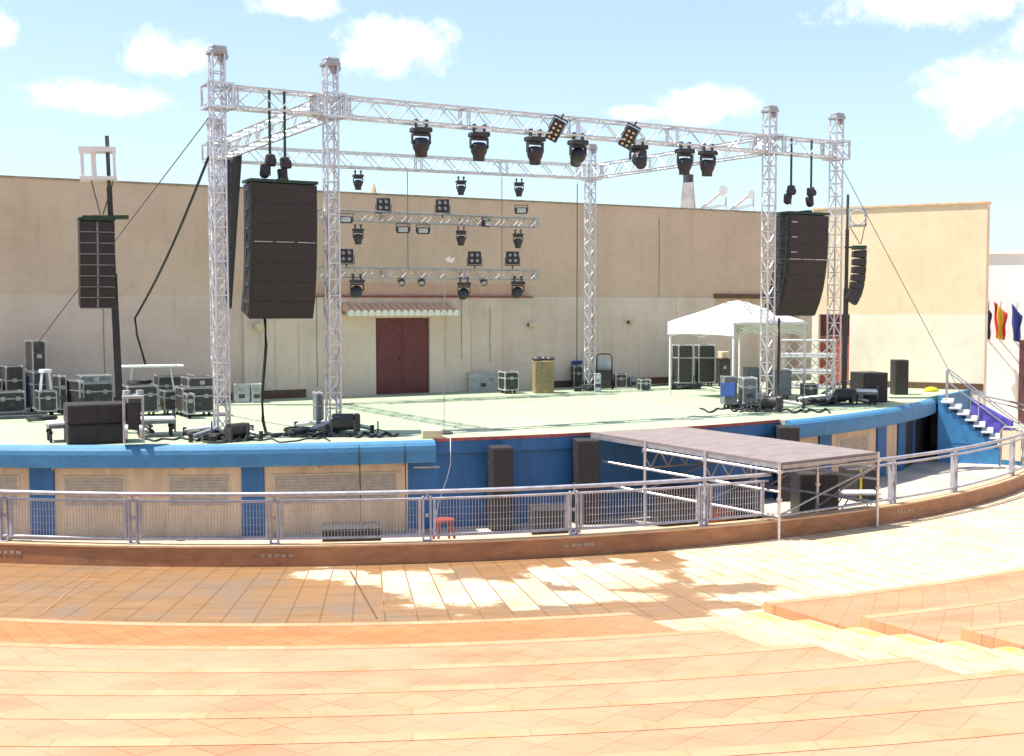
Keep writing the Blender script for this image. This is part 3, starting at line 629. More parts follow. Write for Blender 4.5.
# building behind the wall with roof furniture
rb = thing('rear_building', 'flat roofed block hidden behind the ochre wall, carrying the chimney', 'building', (18, 16, S))
kid(MB().box((14, 15.6, 1.6), (30, 7, 6.8), math.atan(WS)), 'wall', WALL, rb)
kid(MB().box((14, 15.6, 5.04), (30.3, 7.3, .08), math.atan(WS)), 'roof', CONC, rb)
b_a, b_b = (0, WY0+4.0), (1, WY0+4.0+WS)
p = VP(688, 212, b_a, b_b); s_ = SC(p)
ch = thing('chimney', 'tapering concrete chimney above the wall, behind the two right stage lamps', 'chimney', (p.x, p.y, 5.08))
MB().cyl((0, 0, 0), (0, 0, (210-181)/s_+p.z-5.08), .52, 4, .27).build('shaft', CONC, ch); MB().cyl((0, 0, (210-181)/s_+p.z-5.08), (0, 0, (210-173)/s_+p.z-5.08), .2, 8, .2).build('cap', STEEL, ch)
def heater(px, lab, k):
    p = VP(px, 206, b_a, b_b); t = thing('solar_heater', lab, 'solar heater', (p.x, p.y, 5.08), face(p)+.0, 'solar heaters on the roof'); h = p.z-5.08
    Mt = Matrix.Translation((-.05, 0, h+.15)) @ Matrix.Rotation(R_(-40), 4, 'Y'); MB().box((0, 0, 0), (1.1*k, .9, .08), 0, Mt, .02).build('panel', WHITE, t)
    MB().cyl((.34*k, -.5, h+.42*k), (.34*k, .5, h+.42*k), .13*k, 14).build('tank', WHITE, t)
    b = MB()
    for y in (-.4, .4): b.cyl((.42*k, y, 0), (.42*k, y, h+.3), .03, 6); b.cyl((-.5*k, y, 0), (-.4*k, y, h-.1), .03, 6); b.cyl((-.5*k, y, h-.2), (.42*k, y, h+.05), .02, 6)
    b.build('stand', WHITE, t)
heater(711, 'white solar water heater on the roof, the bigger one beside the chimney', 1.35); heater(742, 'small solar water heater on the roof, right of the bigger one', 1.05)
p = VP(374, 196, (0, WY0+1.5), (1, WY0+1.5+WS)); t = tag(MB().cyl((0, 0, 0), (0, 0, .36), .12, 4, .02).box((0, 0, -.7), (.3, .3, 1.4)).build('wall_finial', ORP, None, p), 'small orange pyramid finial peeking over the back wall', 'finial')

# white building, flags, far right
fa = Vector((31, 4.5)); fdir = Vector((.56, -.828)).normalized()
wb = thing('white_building', 'white building beyond the stage stairs, with a dark door at the picture edge', 'building', (*fa, S))
Mf = Matrix.Translation((fa.x, fa.y, 0)) @ Matrix.Rotation(math.atan2(fdir.y, fdir.x), 4, 'Z')
pz = VP(1000, 254, tuple(fa), tuple(fa+fdir)).z
xs = (Vector(VP(989, 300, tuple(fa), tuple(fa+fdir)).xy)-fa) @ fdir
xd0 = (Vector(VP(1019.5, 350, tuple(fa), tuple(fa+fdir)).xy)-fa) @ fdir; zd1 = VP(1019, 340, tuple(fa), tuple(fa+fdir)).z
kid(MB().box((xs-3.0+8, 3, (pz+S)/2), (16, 6, pz-S), 0, Mf), 'wall', WHB, wb)
kid(MB().box((xs-3.0+8, 3, pz+.06), (16.2, 6.2, .12), 0, Mf), 'coping', WHB, wb)
kid(MB().box((xd0+.5, .03-.06, (zd1+S)/2), (1.0, .07, zd1-S), 0, Mf), 'door', mat('plum_door', (.12, .05, .06), .5), wb)
kid(MB().box((xd0+3.2, 2, pz+.7), (4.6, 2.4, 1.2), 0, Mf), 'roof_room', WHB, wb)
def flag(px, py, lab, cols, w_):
    p = VP(px, py, tuple(fa), tuple(fa+fdir)); t = thing('wall_flag', lab, 'flag', p, math.atan2(fdir.y, fdir.x), 'flags on the white building')
    a0 = Vector((0, .0, -1.0)); a1 = Vector((.12, -.75, .42)); MB().cyl(a0, a1, .018, 6).build('pole', GALV, t)
    nb = len(cols); nx, nz = 6, 10; W = w_
    for c_i, m_ in enumerate(cols):
        b = MB(); vs = []
        for i in range(nx+1):
            s = (c_i+i/nx)/nb
            for j in range(nz+1):
                r = j/nz; top = a1.lerp(a0, s*.32+.02)
                vs.append((top.x+(s-.5)*W*(1-.35*r)+.02*math.sin(j*.9+s*7), top.y+.06*math.sin(s*11+j*.3), top.z-r*(1.35-.35*s)))
        b.add(vs, [(i*(nz+1)+j, (i+1)*(nz+1)+j, (i+1)*(nz+1)+j+1, i*(nz+1)+j+1) for i in range(nx) for j in range(nz)], True)
        o = b.build('cloth_stripe' if nb > 1 else 'cloth', m_, t); o.modifiers.new('s', 'SOLIDIFY').thickness = .012
flag(987, 312, 'dark flag hanging limp at the corner of the yellow wall', [FLAGK], .25)
flag(999, 312, 'red and yellow flag hanging limp between the two dark flags', [FLAGR, FLAGY, FLAGY, FLAGR], .5)
flag(1015, 314, 'blue flag hanging limp, rightmost on the white building', [FLAGB], .4)
# gate panel at the foot of the stairs
p = G(1011, 470, S); gt = thing('barrier_panel', 'beige crowd barrier with rounded grey frame at the foot of the stair', 'barrier', p, face(p)-.5)
s_ = SC(p); H_ = 1.15
MB().tube([(-.32, 0, 0), (-.32, 0, H_-.12), (-.22, 0, H_), (.22, 0, H_), (.32, 0, H_-.12), (.32, 0, 0)], .03, 8).build('frame', GALV, gt)
MB().box((0, 0, .66), (.54, .02, .8)).build('panel', FRAMEC, gt)
for e in (-1, 1): MB().box((e*.32, 0, .02), (.06, .5, .04)).build('foot', GALV, gt)
# hi-vis
p = G(931, 391.5, 0); o = MB(); o.lathe([(.2, 0), (.22, .04), (.15, .11), (.06, .14), (.001, .15)], 10)
o = o.build('safety_vest', YEL, None, p); o.scale = (1.3, .8, 1); tag(o, 'crumpled bright yellow vest on the floor by the top of the stair', 'vest')

# ------------------------------------------------------------------ truss work
def lattice(b, axis, L, hs, r, step, ladder=False):
    """zigzag lacing on the four faces of a square lattice along local +axis (X or Z)"""
    n = max(1, round(L/step)); st_ = L/n
    cs = [(-hs, -hs), (hs, -hs), (hs, hs), (-hs, hs)]
    mk = (lambda s, u_, v_: (s, u_, v_)) if axis == 'X' else (lambda s, u_, v_: (u_, v_, s))
    for f in range(4):
        A, B = cs[f], cs[(f+1) % 4]
        for i in range(n):
            p, q = (A, B) if (i+f) % 2 == 0 else (B, A)
            b.cyl(mk(i*st_, *p), mk((i+1)*st_, *q), r, 5, cap=False)
            if ladder: b.cyl(mk(i*st_, *A), mk(i*st_, *B), r, 5, cap=False)
    return b
def truss(label, A, B, size=.4, group='aluminium trusses of the roof grid', r=.025, step=.42, m=ALU, name='truss', joints=3.0):
    A = Vector(A); B = Vector(B); L = (B-A).length
    t = thing(name, label, 'truss', A, 0, group); d = (B-A).normalized()
    X = d; Zv = Vector((0, 0, 1)); Y = Zv.cross(X).normalized(); Zv = X.cross(Y)
    t.rotation_euler = Matrix((X, Y, Zv)).transposed().to_euler()
    hs = size/2
    for y, z in ((-hs, -hs), (hs, -hs), (hs, hs), (-hs, hs)): MB().cyl((0, y, z), (L, y, z), r, 8).build('chord', m, t)
    lattice(MB(), 'X', L, hs, r*.55, step).build('lacing', m, t)
    n = max(1, round(L/joints))
    for i in range(n+1):
        b = MB(); xc = min(max(L*i/n, .06), L-.06); b.box((xc, -hs, 0), (.09, .02, .06)); b.box((xc, hs, 0), (.09, .02, .06))
        for dx in (-.03, .03):
            x = xc+dx
            for (y0, z0), (y1, z1) in (((-hs, -hs), (-hs, hs)), ((hs, -hs), (hs, hs)), ((-hs, hs), (hs, hs)), ((-hs, -hs), (hs, -hs))): b.cyl((x, y0, z0), (x, y1, z1), r*.8, 5)
        b.build('joint_frame', m, t)
    return t
HT, HN = 7.71, 6.756
def tower(label, x, y, H=HT, hn=HN, s=.24, outrig=True):
    t = thing('truss_tower', label, 'truss tower', (x, y, 0), 0, 'truss towers of the roof grid'); hs = s/2
    for px, py in ((-hs, -hs), (hs, -hs), (hs, hs), (-hs, hs)): MB().cyl((px, py, .15), (px, py, H-.12), .024, 8).build('chord', ALU, t)
    b = lattice(MB(), 'Z', H-.3, hs, .014, .33, True); b.v = [(p[0], p[1], p[2]+.15) for p in b.v]; b.build('lacing', ALU, t)
    b = MB().box((0, 0, .1), (.5, .5, .1), bev=.01)
    if outrig:
        for a in (0, 1, 2, 3):
            c, s_ = math.cos(a*math.pi/2+.6), math.sin(a*math.pi/2+.6); f = MB().cyl((c*.2, s_*.2, .2), (c*.95, s_*.95, .1), .045, 8); o = f.build('outrigger', GALV, t)
            MB().cyl((c*.95, s_*.95, 0), (c*.95, s_*.95, .17), .045, 8).build('foot', BLK, o)
    b.build('base', STEEL, t)
    g = .24; b = MB()
    for z in (hn-.23, hn+.23):
        for e in (-1, 1): b.box((0, e*g, z), (.53, .05, .05)); b.box((e*g, 0, z), (.05, .43, .048))
    for ex in (-1, 1):
        for ey in (-1, 1): b.box((ex*g, ey*g, hn), (.048, .048, .41))
    for e in (-1, 1): b.cyl((e*g, -g, hn-.2), (e*g, g, hn+.2), .014, 5); b.cyl((-g, e*g, hn-.2), (g, e*g, hn+.2), .014, 5)
    b.build('sleeve_block', ALU, t)
    b = MB().box((0, 0, H-.1), (.34, .34, .08), bev=.015).box((.02, 0, H-.02), (.3, .26, .1), bev=.02).cyl((.12, -.06, H-.17), (.12, .06, H-.17), .1, 10)
    b.build('head_pulley', ALU_D, t); return t
T1x, T2x, T3x, T4x = -2.377, 0, 12, 14.353
RL, RRp = VP(214, 153, (0, 8.15), (1, 8.15)), Vector((12, 8.217, 6.84))
tower('leftmost front truss tower, nearest the camera', T1x, 0)
tower('front truss tower right of the big left speaker array', T2x, 0)
tower('front truss tower left of the right speaker array', T3x, 0)
tower('rightmost front truss tower, beside the stacked silver trusses', T4x, 0)
tower('rear truss tower standing by the wall in the middle of the stage', RRp.x, RRp.y, HT-.02, RRp.z, outrig=False)
tower('rear truss tower hidden behind the leftmost tower', RL.x, RL.y, HT-.15, RL.z, outrig=False)
z = HN
truss('short front truss between the two left towers', (T1x+.27, 0, z), (T2x-.27, 0, z))
truss('long front truss carrying the moving head lamps', (T2x+.27, 0, z), (T3x-.27, 0, z))
truss('short front truss between the two right towers', (T3x+.27, 0, z), (T4x-.27, 0, z))
truss('side truss running back from the second left tower', (T2x-.02, .33, z-.02), (RL.x, RL.y-.33, RL.z))
truss('side truss running back from the right front tower', (T3x, .33, z), (RRp.x, RRp.y-.33, RRp.z))
truss('rear truss along the wall', (RL.x+.33, RL.y+.03, RL.z), (RRp.x-.33, RRp.y-.03, RRp.z))
batA = ((1.3, 7.2), (2.3, 7.2))
def bat(px, py): return VP(px, py, *batA)
ends = []
for y0, lab in ((222, 'upper hanging light bar truss in front of the wall'), (274, 'lower hanging light bar truss above the tiled canopy')):
    zc = bat(537, y0+1).z; xe = bat(537, y0).x; ends.append((zc, xe))
    truss(lab, (1.9, 7.2, zc), (xe, 7.2, zc), .27, 'hanging light bar trusses', .02, .3, ALU_D)
for px in (408, 502):                                                    # the wires they hang on
    p = bat(px, 270); t = MB().cyl((0, 0, ends[1][0]+.1-p.z), (0, 0, 6.4-p.z), .012, 5).build('suspension_wire', ROPE, None, (p.x, 7.2, p.z))
    tag(t, 'thin wire holding the light bars, '+('nearer the dark red door' if px == 408 else 'nearer the bars\' right end'), 'wire', 'wires holding the light bars')
for px, a in ((577, 'left of the rear middle tower'),):
    p = VP(px, 300, (0, 8.5), (1, 8.5)); tag(MB().cyl((0, 0, -p.z+.1), (0, 0, 6.5-p.z), .015, 5).build('hanging_cable', CABLE, None, p), 'thin dark cable hanging '+a, 'cable')

# ------------------------------------------------------------------ lamps
def moving_head(label, group, k):
    t = thing('moving_head_lamp', label, 'stage lamp', (0, 0, 0), 0, group)          # origin at the clamp
    for e in (-1, 1): MB().box((e*.12*k, 0, -.05*k), (.05*k, .07*k, .12*k)).cyl((e*.12*k, -.05*k, .03*k), (e*.12*k, .05*k, .03*k), .045*k, 8).build('clamp', STEEL, t)
    MB().box((0, 0, -.16*k), (.44*k, .3*k, .11*k), bev=.03*k).build('base', BLKF, t)
    b = MB().box((0, 0, -.255*k), (.4*k, .16*k, .05*k), bev=.01)
    for e in (-1, 1): b.box((e*.2*k, 0, -.36*k), (.026*k, .1*k, .2*k), bev=.015*k)
    b.build('yoke', BLKF, t)
    h = MB().lathe([(.05*k, .03*k), (.13*k, .015*k), (.18*k, -.05*k), (.19*k, -.13*k), (.175*k, -.2*k), (.135*k, -.28*k), (.13*k, -.38*k), (.11*k, -.38*k), (.108*k, -.36*k)], 16).build('head', BLKF, t)
    h.location = (0, 0, -.35*k)
    l = MB().cyl((0, 0, -.35*k), (0, 0, -.365*k), .107*k, 14).build('lens', LENS, h)
    return t
def tilt_head(t, rx, ry=0):
    for c in t.children:
        if c.name.split('.')[0] == 'head': c.rotation_euler = (rx, ry, 0); c.location = (0, 0, c.location.z-.1*0)
zb = HN-.2-.05
def pF(px, py=130): v = VP(px, py, (0, -.0), (1, -.0)); return v
lay = [(421, 0, 0, 'leftmost of the big moving head lamps under the front truss'), (479, .05, 0, 'big moving head lamp, second from the left under the front truss'), (535, .0, 0, 'big moving head lamp below the left row of warm blinder lamps'),
       (578, .9, -.35, 'big moving head lamp tipped sideways in front of the rear tower'), (638, -.9, .3, 'big moving head lamp tipped up below the right blinder'), (685, .05, 0, 'big moving head lamp in front of the concrete chimney'), (708, .08, 0, 'rightmost of the big moving head lamps under the front truss')]
proto = moving_head('x', 'moving head lamps under the front truss', 1.0)
for i, (px, rx, ry, lab) in enumerate(lay):
    P = pF(px, 128); o = proto if i == 0 else copy_tree(proto)
    o.location = (P.x, -.0, zb+.07); o.rotation_euler = (0, 0, random.uniform(-.3, .1)); o['label'] = lab; tilt_head(o, rx, ry)
    for c in o.children:
        if c.name.split('.')[0] == 'head' and abs(rx) > .5: c.location = (0, -.05, -.38)
sm = [(358, 172, 8.15, 'small moving head on the rear truss, leftmost'), (461, 178, 8.15, 'small moving head on the rear truss, middle'), (519, 180, 8.15, 'small moving head on the rear truss, right'),
      (358, 226, 7.0, 'small moving head hanging at the left of the upper light bar'), (461, 228, 7.0, 'small moving head hanging in the middle of the upper light bar'), (518, 231, 7.0, 'small moving head hanging at the right end of the upper light bar'),
      (357, 276, 7.0, 'small moving head with round face turned out, left on the lower light bar'), (464, 279, 7.0, 'small moving head with round face turned out, middle of the lower light bar'), (518, 278, 7.0, 'small moving head with round face turned out, right end of the lower light bar')]
proto = moving_head('x', 'small moving heads near the wall', .68)
for i, (px, py, yy, lab) in enumerate(sm):
    o = proto if i == 0 else copy_tree(proto); P = VP(px, py, (0, yy), (1, yy)); o.location = P; o.rotation_euler = (0, 0, -.3+random.uniform(-.2, .2)); o['label'] = lab
    if i >= 6: o.scale = (1.3, 1.3, 1.3); tilt_head(o, 1.25, .3); [setattr(c, 'location', (0, -.04, -.3)) for c in o.children if c.name.split('.')[0] == 'head']
def blinder(label, group, nx, nz, s, face_m, up_):
    t = thing('blinder_lamp', label, 'stage lamp', (0, 0, 0), 0, group); W, H = nx*s, nz*s
    MB().box((0, .05, 0), (W+.06, .1, H+.06), bev=.015).build('housing', BLKF, t)
    for i in range(nx):
        for j in range(nz):
            c = ((i-(nx-1)/2)*s, 0, (j-(nz-1)/2)*s); l = MB().lathe([(s*.36, 0), (s*.4, .03), (s*.3, .03)], 12, Matrix.Translation(c) @ Matrix.Rotation(R_(90), 4, 'X'), False).build('lamp_rim', BLKF, t)
            MB().cyl((c[0], -.012, c[2]), (c[0], -.022, c[2]), s*.3, 12).build('lamp', face_m, l)
    b = MB()
    for e in (-1, 1): b.box((e*(W/2+.05), .06, -up_*H*.3), (.02, .05, H*.75))
    b.box((0, .06, -up_*(H*.68)), (W+.12, .05, .025)); b.cyl((0, .06, -up_*(H*.68)), (0, .06, -up_*(H*.68+.12)), .02, 6); b.build('bracket', BLKF, t); return t
for i, (px, py, lab) in enumerate([(555, 131, 'tilted eight lamp blinder on the front truss, left one'), (628, 138, 'tilted eight lamp blinder on the front truss, right one')]):
    if i == 0: bl = blinder(lab, 'eight lamp blinders on the front truss', 2, 4, .115, LAMPW, -1)
    P = VP(px, py, (0, -.28), (1, -.28)); o = bl if i == 0 else copy_tree(bl)
    o.location = P; o.rotation_euler = (R_(32), R_(26), -.45); o['label'] = lab
for i, (px, py, lab) in enumerate([(382, 205, 'four lamp blinder on the upper light bar, left one'), (441, 206, 'four lamp blinder on the upper light bar, right one'), (345, 256, 'four lamp blinder on the lower light bar, just right of the truss tower'), (473, 258, 'four lamp blinder on the lower light bar, left of the one at its right end'), (511, 258, 'four lamp blinder at the right end of the lower light bar')]):
    if i == 0: bl4 = blinder(lab, 'four lamp blinders on the light bars', 2, 2, .16, LAMPG, 1)
    P = bat(px, py); o = bl4 if i == 0 else copy_tree(bl4); o.location = (P.x, 7.1, P.z); o.rotation_euler = (0, 0, -.4); o['label'] = lab
def strobe(label, w_):
    t = thing('strobe_lamp', label, 'stage lamp', (0, 0, 0), 0, 'strobe lamps on the light bars'); MB().box((0, .05, 0), (w_, .12, .19), bev=.02).build('housing', BLKF, t)
    MB().box((0, -.015, 0), (w_*.72, .015, .13)).build('face_panel', PALEG, t); b = MB()
    for e in (-1, 1): b.box((e*(w_/2+.012), .05, .06), (.02, .04, .2))
    b.box((0, .05, .16), (w_+.05, .04, .02)); b.build('bracket', BLKF, t); return t
for i, (px, py, lab) in enumerate([(343, 220, 'strobe lamp at the left of the upper light bar, behind the tower'), (400, 230, 'left of the paired strobe lamps under the upper light bar'), (420, 231, 'right of the paired strobe lamps under the upper light bar'), (484, 224, 'strobe lamp turned aside on the upper light bar'), (518, 211, 'strobe lamp standing on top of the upper light bar')]):
    if i == 0: sb = strobe(lab, .36)
    P = bat(px, py); o = sb if i == 0 else copy_tree(sb); o.location = (P.x, 7.0, P.z); o.rotation_euler = (0, 0, -.4 if i != 3 else .5); o['label'] = lab
def par(label):
    t = thing('par_lamp', label, 'stage lamp', (0, 0, 0), 0, 'little round spots under the lower light bar'); MB().lathe([(.05, .1), (.09, .06), (.095, -.08), (.085, -.08)], 12, None, False).build('can', BLKF, t)
    MB().cyl((0, 0, -.05), (0, 0, -.06), .083, 12).build('lens', LAMPG, t); b = MB()
    for e in (-1, 1): b.box((e*.105, 0, .08), (.012, .03, .2))
    b.box((0, 0, .18), (.22, .03, .012)); b.build('bracket', STEEL, t); return t
for i, (px, py, lab) in enumerate([(400, 282, 'little round spot under the lower light bar, leftmost'), (420, 282, 'little round spot under the lower light bar, second from the left'), (482, 282, 'little round spot under the lower light bar, between the two right moving heads')]):
    if i == 0: pr_ = par(lab)
    P = bat(px, py); o = pr_ if i == 0 else copy_tree(pr_); o.location = (P.x, 7.1, P.z); o.rotation_euler = (R_(-55), 0, -.3); o['label'] = lab

# ------------------------------------------------------------------ line arrays
def line_array(label, loc, rz, wdt, h, dep, angs, group, nside=True, cols=1):
    t = thing('line_array', label, 'speaker array', loc, rz, group); y, z, th = -dep/2, 0., 0.
    MB().box((0, 0, .05), (wdt*1.04, dep*1.05, .06)).box((wdt*.0, 0, .1), (.12, dep*1.15, .05)).build('fly_frame', GRN, t)
    for k, a in enumerate(angs):
        th += R_(a); Mt = Matrix.Translation((0, y, z)) @ Matrix.Rotation(th, 4, 'X'); g = .004
        dz = dep*math.sin(R_(a)); prof = [(0, -.002), (0, -h+.002), (dep, -h+.002), (dep, -dz-.004)] if nside or cols == 3 else [(0, -g), (0, -h+g), (dep, -h*.88+g), (dep, -h*.12-g)]                 # (depth, z)
        vs = [(sx*wdt/2, p[0], p[1]) for sx in (-1, 1) for p in prof]
        c = MB().add(vs, [(0, 1, 2, 3), (7, 6, 5, 4), (0, 4, 5, 1), (1, 5, 6, 2), (2, 6, 7, 3), (3, 7, 4, 0)], False, Mt).build('cabinet', BLK, t)
        gr = MB()
        for q in range(min(cols, 2)):
            ww = (wdt-.04)/min(cols, 2)-.02; gr.box((-wdt/2+.02+(q+.5)*(wdt-.04)/min(cols, 2), -.006, -h/2), (ww, .012, h-.055), 0, Mt)
        gr.build('grille', GRIL, c)
        if nside:
            for e in (-1, 1):
                pl = MB(); x = e*(wdt/2+.008)
                pl.box((x, .09, -h*.5), (.014, .05, h*.86), 0, Mt).box((x, dep*.55, -h*.3), (.014, dep*.5, .045), 0, Mt).box((x, dep*.7, -h*.62), (.014, .06, h*.4), 0, Mt)
                pl.build('rigging_plate', STEEL, c)
            if k < 3 and 'right' in label:
                MB().box((-wdt/2+.16, -.016, -h*.5), (.2, .012, .03), 0, Mt).build('label_strip', ALU_D, c)
            if k == 2:
                for q in range(3): MB().box((-wdt/2+.22+q*.45, -.016, -h+.012), (.38, .014, .02), 0, Mt).build('seam_strip', ALU_D, c)
        if cols == 3:
            MB().box((0, -.012, -h+.01), (wdt*.98, .02, .022), 0, Mt).box((0, -.012, -h/2), (.04, .02, h*.9), 0, Mt).build('trim', CASEG, c)
        y += math.sin(th)*h; z -= math.cos(th)*h
    return t, (y, z)
paL, _ = line_array('big black line array hanging between the two left front towers', (-1.12, -.05, 5.08), 0, 1.36, .392, .55, [0, 1, 1, 2, 3, 5, 7], 'big line arrays hung from the front truss')
paR, _ = line_array('big black line array hanging between the two right front towers', (13.1, -.05, 4.98), 0, 1.36, .385, .55, [0, 1, 2, 4, 5, 7, 9], 'big line arrays hung from the front truss')
def hoist(px, py, lab, sw_):
    P = VP(px, py, (0, -.05), (1, -.05)); t = thing('chain_hoist', lab, 'chain hoist', P, 0, 'chain hoists above the big line arrays')
    Mt = Matrix.Rotation(sw_, 4, 'Y'); MB().box((0, 0, 0), (.17, .18, .24), 0, Mt, .03).cyl((-.08, 0, -.03), (.11, 0, -.03), .09, 10, M=Mt).build('motor', BLK, t)
    MB().lathe([(.05, .0), (.1, .05), (.11, .24), (.08, .27)], 10, Mt @ Matrix.Translation((-.07, .02, -.38))).build('chain_bag', BLK, t)
    MB().cyl((0, 0, .12), (.0, 0, HN+.25-P.z), .03, 6).build('sling', GRN, t); MB().cyl((0, 0, -.12), (0, 0, 5.25-P.z), .014, 5).build('chain', STEEL, t); return t
hoist(270, 160, 'chain hoist above the left speaker array, left one', .15); hoist(285, 163, 'chain hoist above the left speaker array, right one', -.1)
hoist(791, 190, 'chain hoist above the right speaker array, left one', .1); hoist(811, 192, 'chain hoist above the right speaker array, right one', -.2)

# lifting towers with the outfill arrays
def lift(label, base, k, lean, H, group):
    t = thing('lifting_tower', label, 'lifting tower', base, face(base), group)
    Mt = Matrix.Rotation(lean, 4, 'Y')
    MB().box((0, 0, H*.27), (.2*k, .2*k, H*.54), 0, Mt).build('mast', BLK, t); MB().box((0, 0, H*.68), (.15*k, .15*k, H*.3), 0, Mt).build('mast', BLK, t); MB().box((0, 0, H*.91), (.11*k, .11*k, H*.18), 0, Mt).build('mast', STEEL, t)
    b = MB()
    for a in range(4): c, s_ = math.cos(a*math.pi/2+.785), math.sin(a*math.pi/2+.785); b.cyl((c*.1, s_*.1, .5), (c*.9, s_*.9, .06), .03, 6); b.cyl((c*.1, s_*.1, .12), (c*.9, s_*.9, .05), .025, 6)
    b.build('outrigger', STEEL, t); return t, Mt
base = G(121, 433, 0); s_ = SC(base); Hl = (433-139)/s_*1.0; ML = .72
lt, Mt = lift('black lifting tower at the far left, leaning, holding the small array', (base.x, base.y, 0), ML, -R_(1.5), Hl, 'lifting towers for the small arrays')
zh = (433-181)/s_; zt = (433-153)/s_; b = MB()
for x in (-.5, .12):
    for y in (-.2, .2): b.box((x, y, (zh+zt)/2), (.06, .06, zt-zh), 0, Mt)
b.box((-.2, 0, zt), (.72, .5, .09), 0, Mt).box((-.2, 0, zh), (.72, .5, .07), 0, Mt).box((-.28, 0, (zh+zt)/2), (.1, .06, zt-zh), 0, Mt); b.build('top_carriage', WHITE, lt)
b = MB().cyl(Mt @ Vector((-.35, 0, zh)), Mt @ Vector((-.2, 0, (433-216)/s_)), .012, 5).cyl(Mt @ Vector((.1, 0, zh)), Mt @ Vector((-.15, 0, (433-216)/s_)), .012, 5); b.build('chain', STEEL, lt)
MB().box((-.1, -.1, (433-219)/s_), (.9, .4, .06), 0, Mt).build('arm', GRN, lt)
P = VP(96, 222, (base.x, base.y-.25), (base.x+math.cos(YAW), base.y-.25-math.sin(YAW)))
line_array('small black line array on the leaning lifting tower, far left', (P.x, P.y, P.z), face(P)+.12, .68, .222, .36, [0, 1, 1, 2, 2, 3, 3, 4], 'small line arrays on lifting towers', False, 3)
base = G(844, 398, 0); s_ = SC(base); Hr = (398-196)/s_
lt2, Mt2 = lift('black lifting tower at the right, close behind the rightmost truss tower', (base.x, base.y, 0), .7, R_(.3), Hr, 'lifting towers for the small arrays')
b = MB(); z0, z1 = (398-227)/s_, (398-211)/s_
for x in (.08, .52): b.box((x, 0, (z0+z1)/2), (.05, .3, z1-z0))
b.box((.3, 0, z1), (.5, .3, .05)).box((.3, 0, z0), (.5, .3, .05)).tube([(.3+.2*math.cos(a), -.16, (z0+z1)/2+.2*math.sin(a)) for a in [i*math.pi/8 for i in range(17)]], .02, 6); b.build('top_carriage', PALEG, lt2)
MB().cyl((.08, 0, z0), (.38, 0, (398-245)/s_), .012, 5).cyl((.5, 0, z0), (.4, 0, (398-245)/s_), .012, 5).build('chain', STEEL, lt2)
MB().box((.25, 0, (398-248)/s_), (.6, .08, .05)).build('arm', STEEL, lt2)
P = VP(859, 250, (base.x, base.y-.1), (base.x+math.cos(YAW), base.y-.1-math.sin(YAW)))
line_array('small black line array seen from the side, in front of the sunlit wall', (P.x, P.y, P.z), face(P)+R_(97), .6, .23, .34, [0, 1, 2, 3, 4, 8, 12], 'small line arrays on lifting towers', False, 2)

# ------------------------------------------------------------------ cases, boxes
def px_box(x0, x1, y0, y1, dep, rel, z=0.):
    """footprint from where a box shows: (centre on its support, rotz, width, height)"""
    xm = (x0+x1)/2; P = G(xm, y1, z); s_ = SC(P); a = face(P)+rel
    w_ = max(.12, ((x1-x0)/s_-dep*abs(math.sin(rel)))/math.cos(rel)); h = (y1-y0)/s_
    fwd = (P-CAM).xy.normalized()*(dep/2*math.cos(rel)+w_/2*abs(math.sin(rel)))
    return Vector((P.x+fwd.x, P.y+fwd.y, z)), a, w_, h
def case(x0, x1, y0, y1, label, dep=.6, rel=.2, body=None, frame=None, name='flight_case', cat='flight case', wheels=True, latch=True, group='flight cases on the stage', z=0.):
    P, a, W, H = px_box(x0, x1, y0, y1, dep, rel, z); t = thing(name, label, cat, P, a, group); zl = .1 if wheels else 0.
    D = dep; body = body or CASEB; frame = frame or ALU_D
    MB().box((0, 0, zl+(H-zl)/2), (W-.012, D-.012, H-zl-.012), bev=.008).build('body', body, t)
    b = MB(); e = .03
    for sx in (-1, 1):
        for sy in (-1, 1): b.box((sx*(W/2-e/2), sy*(D/2-e/2), zl+(H-zl)/2), (e, e, H-zl))
    for zz in (zl+e/2, H-e/2, zl+(H-zl)*.66):
        for sy in (-1, 1): b.box((0, sy*(D/2-e/2+.001), zz), (W-2*e, e, e))
        for sx in (-1, 1): b.box((sx*(W/2-e/2+.001), 0, zz), (e, D-2*e, e))
    for sx in (-1, 1):
        for sy in (-1, 1):
            for zz in (zl+.03, H-.03): b.box((sx*(W/2-.03), sy*(D/2-.03), zz), (.075, .075, .075), bev=.02)
    b.build('edge_frame', frame, t)
    if latch:
        for sx in ((-.25, .25) if W > .6 else (0,)): MB().box((sx*W, -D/2-.006, zl+(H-zl)*.66), (.1, .012, .1), bev=.003).build('latch', ALU_D, t)
        MB().box((0, -D/2-.006, zl+(H-zl)*.35), (.16, .01, .11), bev=.003).build('handle', STEEL, t)
    if wheels:
        for sx in (-1, 1):
            for sy in (-1, 1): x, y = sx*(W/2-.1), sy*(D/2-.1); MB().cyl((x-.02, y, .045), (x+.02, y, .045), .045, 10).box((x, y, .09), (.07, .07, .015)).build('caster', RUB, t)
    return t, W, H, D, P, a
def cab(x0, x1, y0, y1, label, dep=.5, rel=.2, name='speaker_cabinet', cat='speaker', group=None, z=0., cols=1, m=None, zoff=0.):
    P, a, W, H = px_box(x0, x1, y0, y1, dep, rel, z); t = thing(name, label, cat, P, a, group)
    MB().box((0, 0, H/2), (W, dep, H), bev=.015).build('body', m or BLK, t)
    for q in range(cols):
        ww = W/cols-.05; MB().box((-W/2+(q+.5)*W/cols, -dep/2-.008, H/2), (ww, .016, H-.06), bev=.005).build('grille', GRIL, t)
    for e in (-1, 1): MB().box((e*(W/2+.003), 0, H*.6), (.01, .16, .07)).build('handle', STEEL, t)
    return t, W, H, P, a
